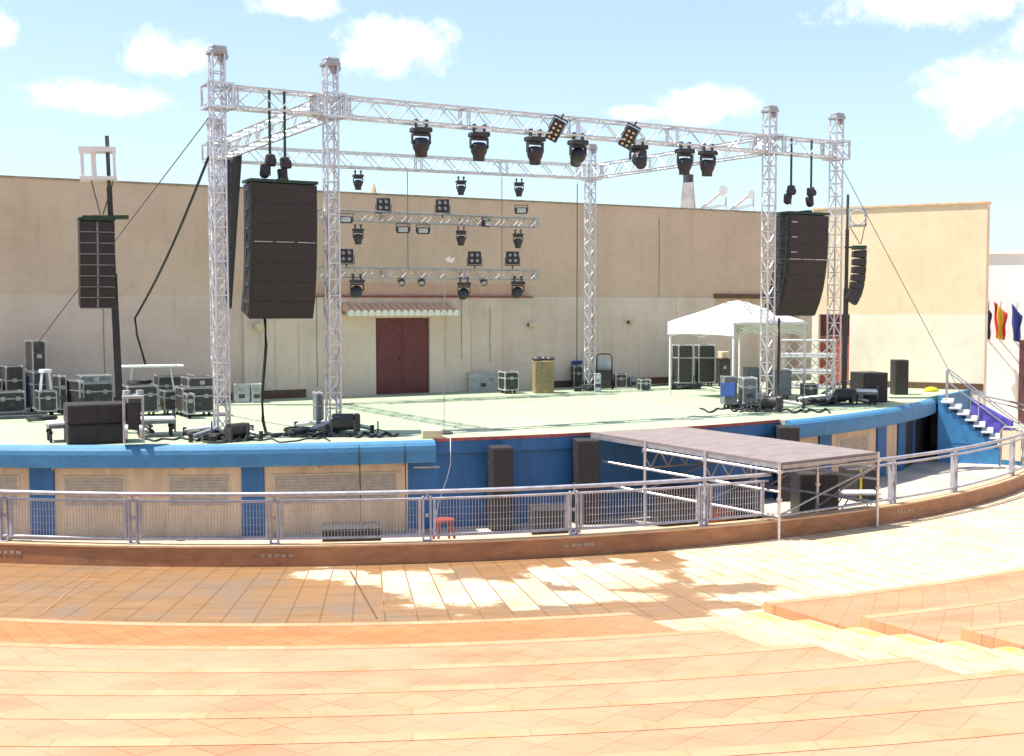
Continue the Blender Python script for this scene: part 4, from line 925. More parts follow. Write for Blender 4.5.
# left group
case(0, 24, 366, 413, 'black flight case with ball corners at the left picture edge', .7, .25); case(-30, 2, 380, 414, 'flight case cut off by the left picture edge', .6, .25)
c = case(27, 47, 372, 413, 'lower case of the tall pair at far left, with blue grey front', .6, .3, body=mat('case_navy', (.05, .055, .085), .5))
case(25, 46, 341, 372, 'upper black case standing on the tall blue grey case at far left', .55, .3, wheels=False, z=c[2]) if False else None
def stack_on(c, hpx, label, dx=0., dw=1., body=None, frame=None, wheels=False):
    t, W, H, D, P, a = c; s_ = SC(P); H2 = hpx/s_; z0 = P.z+H
    q = thing('flight_case', label, 'flight case', (P.x+dx*math.cos(a), P.y+dx*math.sin(a), z0), a, 'flight cases on the stage'); W2, D2 = W*dw, D*.95
    MB().box((0, 0, H2/2+.004), (W2-.012, D2-.012, H2-.01), bev=.008).build('body', body or CASEB, q); b = MB(); e = .03
    for sx in (-1, 1):
        for sy in (-1, 1): b.box((sx*(W2/2-e/2), sy*(D2/2-e/2), H2/2+.004), (e, e, H2))
    for zz in (e/2+.004, H2-e/2+.004):
        for sy in (-1, 1): b.box((0, sy*(D2/2-e/2+.001), zz), (W2-2*e, e, e))
        for sx in (-1, 1): b.box((sx*(W2/2-e/2+.001), 0, zz), (e, D2-2*e, e))
    for sx in (-1, 1):
        for sy in (-1, 1):
            for zz in (.03, H2-.03): b.box((sx*(W2/2-.03), sy*(D2/2-.03), zz), (.075, .075, .075), bev=.02)
    b.build('edge_frame', frame or ALU_D, q); MB().box((0, -D2/2-.006, H2*.5), (.12, .012, .1), bev=.003).build('latch', ALU_D, q); return q, W2, H2, D2, Vector((q.location)), a
stack_on(c, 31, 'upper black case of the tall pair at far left')
case(-8, 25, 392, 417, 'low flight case in front at the left picture edge', .55, .2)
c = case(36, 57, 391, 416, 'small pale edged case with a white stool top on it', .45, .2)
P = c[4]; q = thing('white_stool', 'white plastic stool standing on a small flight case', 'stool', (P.x, P.y, c[2]+.002), c[5]); s_ = SC(P); h = 21/s_
MB().cyl((0, 0, h-.07), (0, 0, h), .16, 16, .15).build('seat', WHITE, q)
for a_ in range(4): MB().cyl((.17*math.cos(a_*1.571+.7), .17*math.sin(a_*1.571+.7), 0), (.11*math.cos(a_*1.571+.7), .11*math.sin(a_*1.571+.7), h-.06), .02, 6).build('leg', WHITE, q)
case(54, 67, 376, 414, 'narrow amplifier case behind the white stool', .5, .3)
c = case(66, 80, 381, 415, 'case standing end on behind the black subwoofers', .9, .5, frame=ALU); c = case(77, 113, 383, 413, 'wide black case behind the left subwoofers', .7, .15)
stack_on(c, 7, 'shallow case lid lying on the wide case behind the subwoofers', 0, .96, CASEG)
c = case(122, 158, 386, 417, 'two tier flight case with pale latches right of the black mast', .7, .2)
# a coil of cable on it
def coil(P, r, lab, m=CABLE, n=4):
    b = MB(); N_ = 60; b.tube([(r*(1+.12*math.sin(i*.9))*math.cos(i*2*math.pi*n/N_), r*(1+.1*math.cos(i*1.3))*math.sin(i*2*math.pi*n/N_), .03+.035*i*n/N_*.6) for i in range(N_+1)], .018, 5)
    return tag(b.build('cable_coil', m, None, P), lab, 'cable coil', 'coils of black cable')
coil((c[4].x, c[4].y, c[2]+.0), .26, 'cable coil lying on the two tier flight case')
c = case(155, 194, 376, 409, 'widest black case by the wall, behind the long trays', .7, .15)
c = case(176, 214, 388, 417, 'black case with pale edges beside the leftmost truss tower', .7, .25); stack_on(c, 10, 'shallow case on the one beside the leftmost truss tower', .1, .9)
c = case(160, 182, 391, 415, 'small black case under the grey tray, in front of the widest case', .55, .2)
case(184, 195, 394, 419, 'tiny square case with a pale handle under the grey tray', .4, .15, latch=True)
P = G(176, 407, 0); q = thing('metal_tray', 'long grey metal tray lying across two flight cases', 'tray', (P.x+.1, P.y+.25, (407-393)/SC(P)+.12), face(P)+.15); MB().box((0, 0, .05), (1.15, .5, .1), bev=.01).build('tray', CASEG, q); MB().box((.35, -.1, .14), (.4, .25, .07), bev=.01).build('lid', PALEG, q)
# white table frame behind
P = G(152, 409.5, 0); s_ = SC(P); q = thing('trestle_table', 'white topped trestle table behind the flight cases by the wall', 'table', (P.x, P.y, 0), face(P)+.05); h = (409.5-366)/s_
MB().box((0, 0, h), (62/s_, .6, .05), bev=.01).build('tabletop', WHITE, q)
for e in (-1, 1): MB().cyl((e*24/s_, -.25, 0), (e*18/s_, .0, h), .025, 6).cyl((e*24/s_, .25, 0), (e*18/s_, .0, h), .025, 6).build('leg', WHITE, q)
# long dark skid under the far left cases
P = G(12, 419, 0); q = tag(MB().box((0, .2, .04), (1.6, .5, .08), bev=.01).box((0, .2, .1), (1.5, .1, .05)).build('timber_skid', STEEL, None, P), 'dark low skid lying on the floor at the left picture edge', 'skid'); q.rotation_euler = (0, 0, face(P))
# platform dollies with pale decks
def dolly(px, py, wpx, lab, rel):
    P = G(px, py, 0); s_ = SC(P); q = thing('wheeled_dolly', lab, 'dolly', P, face(P)+rel, 'wheeled dollies on the stage'); W = wpx/s_; h = .36
    MB().box((0, 0, h), (W, .6, .05), bev=.01).build('deck', WHITE, q); MB().box((0, 0, h-.06), (W*.98, .58, .06)).build('frame', CASEG, q)
    for sx in (-1, 1):
        for sy in (-1, 1): MB().cyl((sx*W*.4, sy*.24, .22), (sx*W*.4, sy*.24, h-.05), .02, 6).cyl((sx*W*.4-.02, sy*.24, .09), (sx*W*.4+.02, sy*.24, .09), .09, 12).box((sx*W*.4, sy*.24, .19), (.07, .09, .06)).build('caster', RUB, q)
    for sy in (-1, 1): MB().cyl((W*.49, sy*.27, .1), (W*.49, sy*.27, .5), .018, 6).build('handle', STEEL, q)
dolly(59, 441, 22, 'pale topped dolly left of the black subwoofers', .1); dolly(155, 436, 38, 'pale topped dolly right of the black subwoofers', .05)
dolly(882, 398, 24, 'pale topped dolly in front of the right subwoofer, near the stair', .1) if False else None
# left subwoofers: two stacked
c1 = cab(65, 126, 424.5, 444.5, 'lower black subwoofer of the stacked pair at the front left of the stage', .75, .12, 'subwoofer', 'subwoofer', 'black subwoofers on the stage', 0, 2)
t, W, H, P, a = c1; q = copy_tree(t); q.location = (P.x, P.y, H+.004); q['label'] = 'upper black subwoofer of the stacked pair at the front left of the stage'
# motor frames beside
P = G(134, 445, 0); q = thing('motor_winch', 'grey chain winch with pale wheels, right of the black subwoofers', 'winch', P, face(P)); s_ = SC(P); b = MB()
for x in (-.17, .17): b.box((x, 0, .5), (.05, .3, .9), bev=.01)
b.box((0, 0, .92), (.4, .32, .06), bev=.01); b.build('frame', GALV, q); MB().box((0, .02, .55), (.26, .26, .5), bev=.02).build('motor', BLK, q)
for x in (-.13, .13): MB().cyl((x-.03, -.16, .28), (x+.03, -.16, .28), .13, 12).build('wheel', PALEG, q)
for x in (-.12, .12): MB().cyl((x, 0, .95), (x, 0, 1.04), .07, 10).build('pulley', PALEG, q)
# right group
cab(850, 887, 373, 403, 'black subwoofer standing on the right of the stage floor', .8, .5, 'subwoofer', 'subwoofer', 'black subwoofers on the stage')
cab(890, 908, 360, 395, 'tall narrow black speaker standing before the sunlit wall', .45, .35)
P = G(865, 405, 0); dolly(866, 404, 22, 'pale topped dolly below the right subwoofer', .0)
# grey carton pair by wall left of centre
for x0, x1, lab, rl in ((233, 249.5, 'left of two pale grey boxes by the wall behind the cable', .1), (250.5, 262, 'right of two pale grey boxes by the wall behind the cable', .1)):
    case(x0, x1, 384, 403, lab, .4, rl, body=PALEG, frame=PALEG, name='grey_box', cat='box', wheels=False, group='pale grey boxes by the wall')
case(464, 498, 373, 391.5, 'long pale grey box by the wall left of the black faced case', .6, .25, body=PALEG, frame=PALEG, name='grey_box', cat='box', wheels=False, group='pale grey boxes by the wall')
case(498, 519, 372, 394, 'black faced case with pale frame, left of the cardboard bin', .6, .35, frame=PALEG)
# cardboard bin with stuff on it
P, a, W, H = px_box(532, 554, 361, 393.5, .6, .15); q = thing('cardboard_bin', 'tall tan bin filled with black bags, in front of the back wall', 'bin', P, a)
MB().box((0, 0, H/2), (W, .6, H), bev=.015).build('body', WOOD, q); b = MB(); [b.box((-W/2+W*(i+.5)/5, -.305, H/2), (.02, .012, H*.92)) for i in range(5)]; b.build('rib', WOOD, q)
b = MB()
for i in range(6): b.lathe([(.05, 0), (.16, .05), (.13, .12), (.001, .15)], 8, Matrix.Translation((-W*.35+W*.7*i/5, random.uniform(-.15, .15), H-.02)))
tag(b.build('rubbish_bag', STEEL, None, (0, 0, 0)), 'crumpled dark bags lying on top of the tan bin', 'bag').matrix_world = Matrix.Translation(P) @ Matrix.Rotation(a, 4, 'Z')
case(570.5, 583, 366, 388, 'black upright case behind the rear tower, with a blue coil on it', .5, .2, wheels=False)
P = G(578, 388, 0); coil((P.x+.25, P.y+.45, 22/SC(P)+.01), .17, 'blue cable coil on the black case behind the rear tower', BLUEC, 5)
# hand truck
P = G(603, 389, 0); s_ = SC(P); q = thing('hand_truck', 'hand truck with tall frame and a dark load, right of the rear tower', 'hand truck', P, face(P)); h = 35/s_
MB().tube([(-.2, 0, .1), (-.2, 0, h-.08), (-.12, 0, h), (.2, 0, h), (.28, 0, h-.08), (.28, 0, .1)], .025, 6).build('frame', STEEL, q); MB().box((.04, -.15, .35), (.44, .3, .6), bev=.02).build('load', BLK, q)
for e in (-.22, .3): MB().cyl((e-.03, .05, .1), (e+.03, .05, .1), .1, 12).build('wheel', RUB, q)
MB().box((.04, .0, .78), (.44, .02, .5)).build('back_panel', PALEG, q)
for e in (-.22, .3): pass
case(594, 601, 374, 392, 'small white box at the foot of the rear tower', .3, .1, body=WHITE, frame=PALEG, name='white_box', cat='box', wheels=False, group=None)
case(613, 627, 374, 388, 'small dark box by the wall, left of two pale little cases', .4, .2, body=mat('box_plum', (.09, .04, .04), .6), name='small_box', cat='box', wheels=False, group='small boxes by the wall')
case(628, 637, 377, 386, 'smallest pale box against the wall, behind the little framed case', .35, .2, body=CASEG, name='small_box', cat='box', wheels=False, group='small boxes by the wall'); case(637, 651, 379.5, 391, 'little pale framed case on the open floor near the tent', .4, .3, frame=PALEG, name='small_box', cat='box', wheels=False, group='small boxes by the wall')
# racks under the tent
case(672, 693, 345, 386.5, 'tall rack case under the white tent, left one', .6, .35, frame=PALEG, latch=False); case(694, 715, 345, 386, 'tall rack case under the white tent, right one', .6, .25, frame=PALEG, latch=False)
c = case(716, 730, 359, 387, 'plain black case under the tent beside the tall racks', .6, .2, frame=BLK)
o = MB().box((0, 0, .12), (.3, .25, .24), bev=.02).build('carton', FRAMEC, None, (c[4].x, c[4].y, c[2])); tag(o, 'small cream carton on the plain black case under the tent', 'carton')
P = G(688, 389, 0); b = MB(); [b.tube([(random.uniform(-.5, .5)+.3*math.cos(i*.8+k), random.uniform(-.15, .15)+.15*math.sin(i*.8+k), .03+.04*k) for i in range(9)], .03, 5) for k in range(4)]
tag(b.build('cable_heap', STEEL, None, P), 'heap of dark cables on the floor in front of the tall racks', 'cables')
# desk cases around the right tower
case(720, 737, 377, 409, 'grey lidded case on the floor left of the right tower, nearest the stage centre', .6, .2, body=CASEG, frame=CASEG, latch=False)
P = G(727, 409, 0); o = MB().box((0, 0, .0), (.36, .03, .36), bev=.01).build('blue_board', BLUEC, None, (P.x-.03, P.y-.06, .5)); o.rotation_euler = (R_(-8), 0, face(P)); tag(o, 'small blue board leaning on the grey lidded case', 'board')
case(738, 757, 378, 409, 'grey case with silver fittings between the lidded case and the right tower', .6, .2, body=CASEG, frame=PALEG)
case(743, 760, 368, 396, 'square grey case behind the others left of the right tower', .6, .2, body=CASEG, frame=CASEG, latch=False)
cb = case(766, 791, 371, 399, 'large grey bin right of the tower below the speaker array', .8, .15, body=CASEG, frame=CASEG, name='grey_bin', cat='bin', latch=False, group=None)
case(800, 818, 384, 400, 'dark low case at the foot of the stacked silver trusses', .5, .2)
# dimmer rack and chain motor at tower 2
case(313, 324, 393, 431, 'tall narrow dimmer rack with silver fins left of the second tower', .45, .15, body=CASEG, frame=GALV, name='dimmer_rack', cat='rack', latch=False, group=None, wheels=False)
def winch(P, a, lab, k=1.):
    q = thing('cable_winch', lab, 'winch', P, a, 'black winches at the tower feet'); MB().cyl((-.25*k, 0, .34*k), (.25*k, 0, .34*k), .2*k, 14).build('drum', BLK, q); MB().box((.33*k, 0, .32*k), (.16*k, .34*k, .42*k), bev=.03).build('gearbox', BLKF, q)
    b = MB()
    for e in (-1, 1): b.box((e*.27*k, 0, .2*k), (.04, .36*k, .4*k))
    b.box((0, 0, .03), (.7*k, .42*k, .05)); b.build('frame', STEEL, q)
p = G(343, 436, 0); winch((p.x, p.y, 0), face(p), 'black winch at the foot of the second tower from the left', .85); p = G(236, 441, 0); winch((p.x, p.y, 0), face(p)+.6, 'winch at the foot of the leftmost tower', .65)
p = G(770, 412, 0); winch((p.x, p.y, 0), face(p)-.3, 'black winch at the foot of the tower below the right array', .75); p = G(843, 405, 0); winch((p.x, p.y, 0), face(p)+.3, 'dark winch at the foot of the rightmost tower', .8)
# stacked silver trusses on dolly
P = G(808, 389, 0); s_ = SC(P); h = 54/s_
for j in range(3):
    for i in range(2):
        zc = .28+j*.52; a_ = face(P)+.0; d_ = Vector((math.cos(a_), math.sin(a_), 0)); nrm = Vector((-math.sin(a_), math.cos(a_), 0)); c_ = P+nrm*(.25+i*.52); c_.z = zc
        truss(['lowest', 'middle', 'topmost'][j]+' silver truss of the '+['front', 'rear'][i]+' pile beside the rightmost tower', c_-d_*.85, c_+d_*.85, .44, 'silver trusses piled beside the rightmost tower', .022, .4, ALU, 'stacked_truss', 1.7)

# ------------------------------------------------------------------ tent
f1, f2 = G(670, 396, 0), G(733, 402, 0); e1 = (f2-f1); e1.z = 0; side = 3.0
u1 = Vector((.30, -.954, 0)); u2 = Vector((.954, .30, 0))
c0 = Vector((f1.x, f1.y, 0)); u1 = e1.normalized(); u2 = Vector((-u1.y, u1.x, 0)); W1 = e1.length; W2 = 2.7
tn = thing('pop_up_tent', 'white pop up tent with pointed canopy at the right of the stage', 'tent', c0)
eave = (396-322)/SC(f1); hv = .36; PK = .62
for i, p in enumerate([(0, 0), (W1, 0), (W1, W2), (0, W2)]):
    q = u1*p[0]+u2*p[1]; MB().box(q+Vector((0, 0, eave/2)), (.05, .05, eave), math.atan2(u1.y, u1.x)).box(q+Vector((0, 0, .01)), (.14, .14, .02)).build('leg', WHITE, tn)
b = MB(); apex = u1*(W1/2)+u2*(W2/2)+Vector((0, 0, eave+PK)); cr = [u1*x+u2*y for x, y in ((-.06, -.06), (W1+.06, -.06), (W1+.06, W2+.06), (-.06, W2+.06))]
n = 8
for i in range(4):
    A, B = cr[i], cr[(i+1) % 4]; vs = []; rows = 7
    for r in range(rows+1):
        tt = r/rows
        for j in range(n+1):
            p = A.lerp(B, j/n); sag = -.13*math.sin(math.pi*j/n)*math.sin(math.pi*min(1, tt*1.1))*1.0
            q = p.lerp(Vector((apex.x, apex.y, 0)), tt); q.z = eave+PK*min(1, tt*1.12)**.9+sag*.5-.05*math.sin(math.pi*tt); vs.append(q)
    b.add(vs, [(r*(n+1)+j, r*(n+1)+j+1, (r+1)*(n+1)+j+1, (r+1)*(n+1)+j) for r in range(rows) for j in range(n)], True)
    vs = []
    for r in range(3):
        for j in range(n+1):
            p = A.lerp(B, j/n); p.z = eave-(hv if i != 1 else .07)*(r/2)+(.03*math.sin(math.pi*j/n) if r == 2 else -.0); vs.append(p)
    b.add(vs, [(r*(n+1)+j, r*(n+1)+j+1, (r+1)*(n+1)+j+1, (r+1)*(n+1)+j) for r in range(2) for j in range(n)], False)
o = b.build('canopy', CLOTHW, tn); o.modifiers.new('s', 'SOLIDIFY').thickness = .012
b = MB()
for i in range(4):
    q = [u1*x+u2*y for x, y in ((0, 0), (W1, 0), (W1, W2), (0, W2))]; A, B = q[i], q[(i+1) % 4]
    for k in range(2):
        m0 = A.lerp(B, k/2); m1 = A.lerp(B, (k+1)/2); b.cyl(m0+Vector((0, 0, eave-.08)), m1+Vector((0, 0, eave-.42)), .013, 5); b.cyl(m0+Vector((0, 0, eave-.42)), m1+Vector((0, 0, eave-.08)), .013, 5)
b.build('scissor_frame', WHITE, tn)

# ------------------------------------------------------------------ scaffold ramp over the pit
A_ = G(590, 433.5, 0); B_ = Vector((6.254, -6.763, -.33)); C_ = Vector((8.849, -6.715, -.29)); D_ = G(686, 428.5, 0)
A_.z = D_.z = .03
pfm = thing('scaffold_ramp', 'scaffold ramp with grey pink deck bridging from the stage over the kerb', 'scaffold platform', (6.3, -5.2, S))
up3 = Vector((0, 0, 1)); q = [A_, B_, C_, D_]
b = MB().add([*q, *[p-up3*.05 for p in q]], [(0, 1, 2, 3), (7, 6, 5, 4), (0, 4, 5, 1), (1, 5, 6, 2), (2, 6, 7, 3), (3, 7, 4, 0)]); kid(b, 'deck', DECK, pfm)
b = MB()
for p0, p1 in ((A_, B_), (B_, C_), (C_, D_)):
    d0 = (p1-p0); mm = (p0+p1)/2-up3*.088; Mx = Matrix.Translation(mm) @ d0.to_track_quat('X', 'Z').to_matrix().to_4x4(); b.box((0, 0, 0), (d0.length-.06, .05, .07), 0, Mx)
kid(b, 'edge_beam', ALU_D, pfm)
def onL(t_, z): p = A_.lerp(B_, t_); return Vector((p.x-.05, p.y-.02, p.z+z))
def onR(t_, z): p = D_.lerp(C_, t_); return Vector((p.x+.05, p.y+.02, p.z+z))
def tpx(px, f):
    lo, hi = 0, 1.
    for _ in range(40):
        m_ = (lo+hi)/2
        if PX(f(m_, -.1))[0] < px: lo = m_
        else: hi = m_
    return lo
posts = [tpx(645, onL), tpx(705, onL), 1.0]
OUT = Vector((math.sin(-.045), -math.cos(-.045), 0))
for f, lst in ((onL, posts), (onR, [.35, .7, 1.0])):
    for tt in lst:
        p = f(tt, 0); b = MB().cyl((p.x, p.y, S+.02), (p.x, p.y, p.z-.01), .03, 8).cyl((p.x, p.y, S+.75), (p.x, p.y, S+.8), .055, 8).cyl((p.x, p.y, p.z-.2), (p.x, p.y, p.z-.14), .055, 8).box((p.x, p.y, S+.012), (.15, .15, .02)); kid(b, 'post', ALU, pfm)
for f in (onL, onR):
    for h in (-.17, -.55, -1.02): kid(MB().cyl(f(posts[0] if h == -.17 else .08, h), f(1., h), .027, 8), 'ledger', ALU if f is onL else ALU_D, pfm)
b = MB().cyl(onL(1, -.17), onR(1, -.17), .025, 8).cyl(onL(1, -1.0), onR(1, -1.0), .025, 8); kid(b, 'ledger', ALU_D, pfm)
b = MB()
for s0 in (.3, .62):
    for k in range(6):
        a0 = onL(s0, -.2).lerp(onR(s0, -.2), k/6); a1 = onL(s0, -.55).lerp(onR(s0, -.55), (k+.5)/6); a2 = onL(s0, -.2).lerp(onR(s0, -.2), (k+1)/6); b.cyl(a0, a1, .016, 5); b.cyl(a1, a2, .016, 5)
    b.cyl(onL(s0, -.2), onR(s0, -.2), .022, 6); b.cyl(onL(s0, -.55), onR(s0, -.55), .022, 6)
kid(b, 'lattice_girder', ALU_D, pfm)
for t0, t1 in ((.35, .7), (.7, 1.0)): kid(MB().cyl(onR(t0, -1.3), onR(t1, -.25), .022, 6), 'brace', ALU_D, pfm)
for t0 in (posts[0], posts[1], 1.0): kid(MB().cyl(onL(t0, -1.0), onR(t0, -.25), .02, 6), 'brace', ALU_D, pfm)
for t0 in (posts[1],): kid(MB().cyl(onL(t0, -.2).lerp(onR(t0, -.2), .5), onL(t0, -.2).lerp(onR(t0, -.2), .5)-up3*1.45, .025, 8), 'post', ALU_D, pfm)

# ------------------------------------------------------------------ in the pit
def pit_stack(px, lab, wpx, h1, r=RF+.36):
    a_ = aS(px, r, -.6); p = arcp(SCC, r, a_, S+.004); s_ = SC(p); W = wpx/s_; H = -.14-S-.01
    for k, (z0, z1, w_) in enumerate(((0, H*.5, W*1.12), (H*.5+.004, H+h1, W))):
        t = thing('front_fill_speaker', ('lower' if k == 0 else 'upper')+' speaker of the black pair '+lab, 'speaker', (p.x, p.y, p.z+z0), face(p)+.2, 'stacked front fill speakers in the pit'); hh = z1-z0
        MB().box((0, 0, hh/2), (w_, .55, hh), bev=.015).build('body', BLK, t); MB().box((0, -.283, hh/2), (w_-.05, .016, hh-.06), bev=.005).build('grille', GRIL, t)
        for e in (-1, 1): MB().box((e*(w_/2+.003), 0, hh*.6), (.01, .18, .08)).build('handle', STEEL, t)
pit_stack(500, 'by the blue stage front, farthest left of the ramp', 21, .0); pit_stack(586, 'beside the ramp\'s stage end', 23, .06); pit_stack(787, 'right of the ramp under the blue cap end', 20, .04)
def pit_box(x0, x1, y0, y1, lab, dep=.6, rel=.3, name='pit_case', cat='case', m=CASEB, gm=GRIL):
    return cab(x0, x1, y0, y1, lab, dep, rel, name, cat, None, S+.004, 1, m)
pit_box(726, 762, 482, 522, 'dark box under the scaffold ramp, behind the orange bundle', .7, .3); pit_box(790, 838, 474, 518, 'dark speaker under the right side of the scaffold ramp', .7, .3, 'subwoofer', 'subwoofer')
c = pit_box(838, 876, 470, 502, 'black case with a yellow strap beside the ramp', .8, .55)
t, W, H, P, a_ = c; MB().box((-W*.32, -.42, H/2), (.06, .01, H+.01)).build('strap', YELT, t)
pit_box(650, 698, 490, 527, 'dark crate behind the mesh railing under the ramp\'s left edge', .8, .2); pit_box(528, 572, 509, 536, 'grey crate behind the mesh railing between the speaker stacks', .6, .15)
P = G(855, 512, S); q = thing('low_table', 'low grey folding table beside the scaffold ramp', 'table', (P.x, P.y, S+.004), face(P)+.3); MB().box((0, 0, .42), (.95, .5, .05), bev=.01).build('tabletop', PALEG, q)
for sx in (-1, 1):
    for sy in (-1, 1): MB().cyl((sx*.4, sy*.2, 0), (sx*.15, sy*.2, .4), .015, 5).build('leg', STEEL, q)
# monitor with vertical grille
P = G(343, 551, S); q = thing('stage_monitor', 'grey wedge monitor with dark slotted front behind the railing', 'speaker', (P.x+.3, P.y+.3, S+.004), face(P)); s_ = SC(q.location); W = 58/s_
MB().prism([(-.22, 0), (.22, 0), (.22, .42), (-.12, .42), (-.22, .36)], -W/2, W/2, Matrix.Rotation(R_(90), 4, 'Z')).build('body', CASEB, q)
b = MB()
for i in range(16): b.box((-W/2+.06+(W-.12)*i/15, -.228, .19), (.03, .016, .28))
b.build('grille', BLK, q)
# red stool, orange bundle, blue tarp
P = G(452, 556, S); HS = .5
q = thing('red_stool', 'red plastic stool in the pit behind the mesh railing', 'stool', (P.x+.3, P.y+.9, S+.004), 0); MB().cyl((0, 0, HS-.05), (0, 0, HS), .2, 14).build('seat', REDP, q)
for a in range(4): MB().cyl((.24*math.cos(a*1.571), .24*math.sin(a*1.571), 0), (.16*math.cos(a*1.571), .16*math.sin(a*1.571), HS-.04), .025, 6).build('leg', REDP, q)
def bundle(P, sx, sy, sz, m, name, lab, cat):
    b = MB(); n1, n2 = 14, 7; vs = []
    for j in range(n2+1):
        for i in range(n1):
            th = 2*math.pi*i/n1; ph = math.pi/2*j/n2; r = 1+.22*math.sin(3*th+j)+.12*math.cos(5*th-j*2); vs.append((sx*r*math.cos(th)*math.cos(ph), sy*r*math.sin(th)*math.cos(ph), sz*(math.sin(ph)+.1*math.sin(4*th+j)*math.cos(ph)**2*(j > 0))))
    b.add(vs, [(j*n1+i, j*n1+(i+1) % n1, (j+1)*n1+(i+1) % n1, (j+1)*n1+i) for j in range(n2) for i in range(n1)], True); return tag(b.build(name, m, None, P), lab, cat)
P = G(721, 527, S); bundle((P.x, P.y, S), .34, .25, .42, ORNG, 'orange_bundle', 'orange cloth bundle behind the railing under the scaffold ramp', 'cloth bundle')
P = G(726, 534, S); bundle((P.x, P.y, S), .42, .2, .16, BLUEC, 'blue_tarp', 'blue tarpaulin heap in front of the orange bundle', 'tarpaulin')

# ------------------------------------------------------------------ wires, cables, stands
def wire(label, pts, r=.012, m=ROPE, name='guy_wire', cat='wire', group=None, n=5):
    c = Vector(pts[0]); return tag(MB().tube([Vector(p)-c for p in pts], r, n).build(name, m, None, c), label, cat, group)
def sagp(a, b, s, n=14): a, b = Vector(a), Vector(b); return [a.lerp(b, i/n)-Vector((0, 0, s*math.sin(math.pi*i/n))) for i in range(n+1)]
T1n = Vector((T1x-.1, .1, HN-.35))
wire('thin guy wire from the leftmost tower down to the far left floor', [T1n, G(28, 352, 0)*0+VP(36, 345, (0, 7.5), (1, 7.5))], .012)
wire('thick black cable from the leftmost tower sagging to the wall', sagp((T1x-.1, .3, HN-1.15), VP(135, 318, (0, 8.9), (1, 8.9)), .2)+[VP(137, 335, (0, 8.8), (1, 8.8)), VP(142, 352, (0, 8.7), (1, 8.7)), VP(146, 366, (0, 8.6), (1, 8.6))], .03, CABLE, 'black_cable', 'cable')
wire('thin guy wire from the rightmost tower to the floor by the stair', [(T4x+.1, 0, HN-.3), VP(958, 388, (20, 1.7), (20.5, 1.5))], .01)
wire('thin guy wire from the left mast head to the floor', [VP(86, 184, (-5, 1), (-4, .5)), G(50, 430, 0)*.0+VP(60, 330, (-5, 3.5), (-4, 3.5))], .008) if False else None
pl_ = VP(265, 318, (-1, .2), (0, .2))
wire('black multicore cable hanging from the left speaker array to the floor', [pl_, VP(266, 345, (-1, .2), (0, .2)), VP(264, 370, (-1, .2), (0, .2)), VP(262, 395, (-1, .2), (0, .2)), VP(263, 420, (-1, .2), (0, .2)), G(266, 434, 0)+Vector((0, 0, .03)), G(272, 436, 0)+Vector((0, 0, .03)), G(300, 435, 0)+Vector((0, 0, .03))], .035, CABLE, 'multicore_cable', 'cable')
pl_ = VP(779, 318, (13, .1), (14, .1)); wire('black cable hanging from the right speaker array to the floor', [pl_, VP(779, 345, (13, .1), (14, .1)), VP(778, 375, (13, .1), (14, .1)), VP(777, 400, (13, .1), (14, .1)), G(775, 407, 0)+Vector((0, 0, .03))], .04, CABLE, 'multicore_cable', 'cable')
# black drape hanging by rear left tower
p0 = Vector((RL.x+.1, RL.y-.5, 0)); b = MB(); nx, nz = 6, 12; vs = []
for i in range(nx+1):
    for j in range(nz+1): vs.append((.46*i/nx*(1-.75*j/nz)+.02, .05*math.sin(i*1.5), 6.68-4.1*j/nz))
b.add(vs, [(i*(nz+1)+j, (i+1)*(nz+1)+j, (i+1)*(nz+1)+j+1, i*(nz+1)+j+1) for i in range(nx) for j in range(nz)], True)
o = b.build('black_drape', BLK, None, p0); o.rotation_euler = (0, 0, -.5); o.modifiers.new('s', 'SOLIDIFY').thickness = .02; tag(o, 'narrow black drape hanging beside the left rear tower', 'drape')
# floor cables
random.seed(11)
def floor_cable(px0, px1, py, lab, r=.02, k=14):
    pts = [G(px0+(px1-px0)*i/k, py+random.uniform(-2.2, 2.2), 0)+Vector((0, 0, r)) for i in range(k+1)]; sm_ = []
    for i in range(k):
        for q in range(4):
            p0, p1, p2, p3 = pts[max(i-1, 0)], pts[i], pts[i+1], pts[min(i+2, k)]; t_ = q/4
            sm_.append(.5*((2*p1)+(p2-p0)*t_+(2*p0-5*p1+4*p2-p3)*t_**2+(3*p1-p0-3*p2+p3)*t_**3))
    wire(lab, sm_+[pts[-1]], r, CABLE, 'floor_cable', 'cable', 'cables lying on the stage floor')
floor_cable(142, 232, 440, 'black cable on the stage edge between the left subwoofers and the leftmost tower'); floor_cable(238, 312, 437.5, 'black cable on the floor between the two left towers', .025); floor_cable(240, 330, 440.5, 'thin cable nearest the stage edge between the two left towers', .015)
floor_cable(345, 398, 436, 'black cable running right from the second tower', .025); floor_cable(700, 760, 411, 'black cable on the floor left of the right tower', .022); floor_cable(772, 830, 411.5, 'black cable on the floor between the right towers', .025)
floor_cable(620, 735, 387, 'long cable on the floor crossing in front of the tent', .015)
for i, (px, py, lab) in enumerate([(205, 438, 'cable coil on the floor left of the leftmost tower'), (300, 433, 'cable coil on the floor beside the dimmer rack'), (745, 408, 'cable coil on the floor before the grey cases'), (812, 404, 'cable coil on the floor between the two right towers'), (42, 421, 'cable coil on the floor behind the left dolly')]):
    p = G(px, py, 0); coil((p.x, p.y, 0), .3, lab)
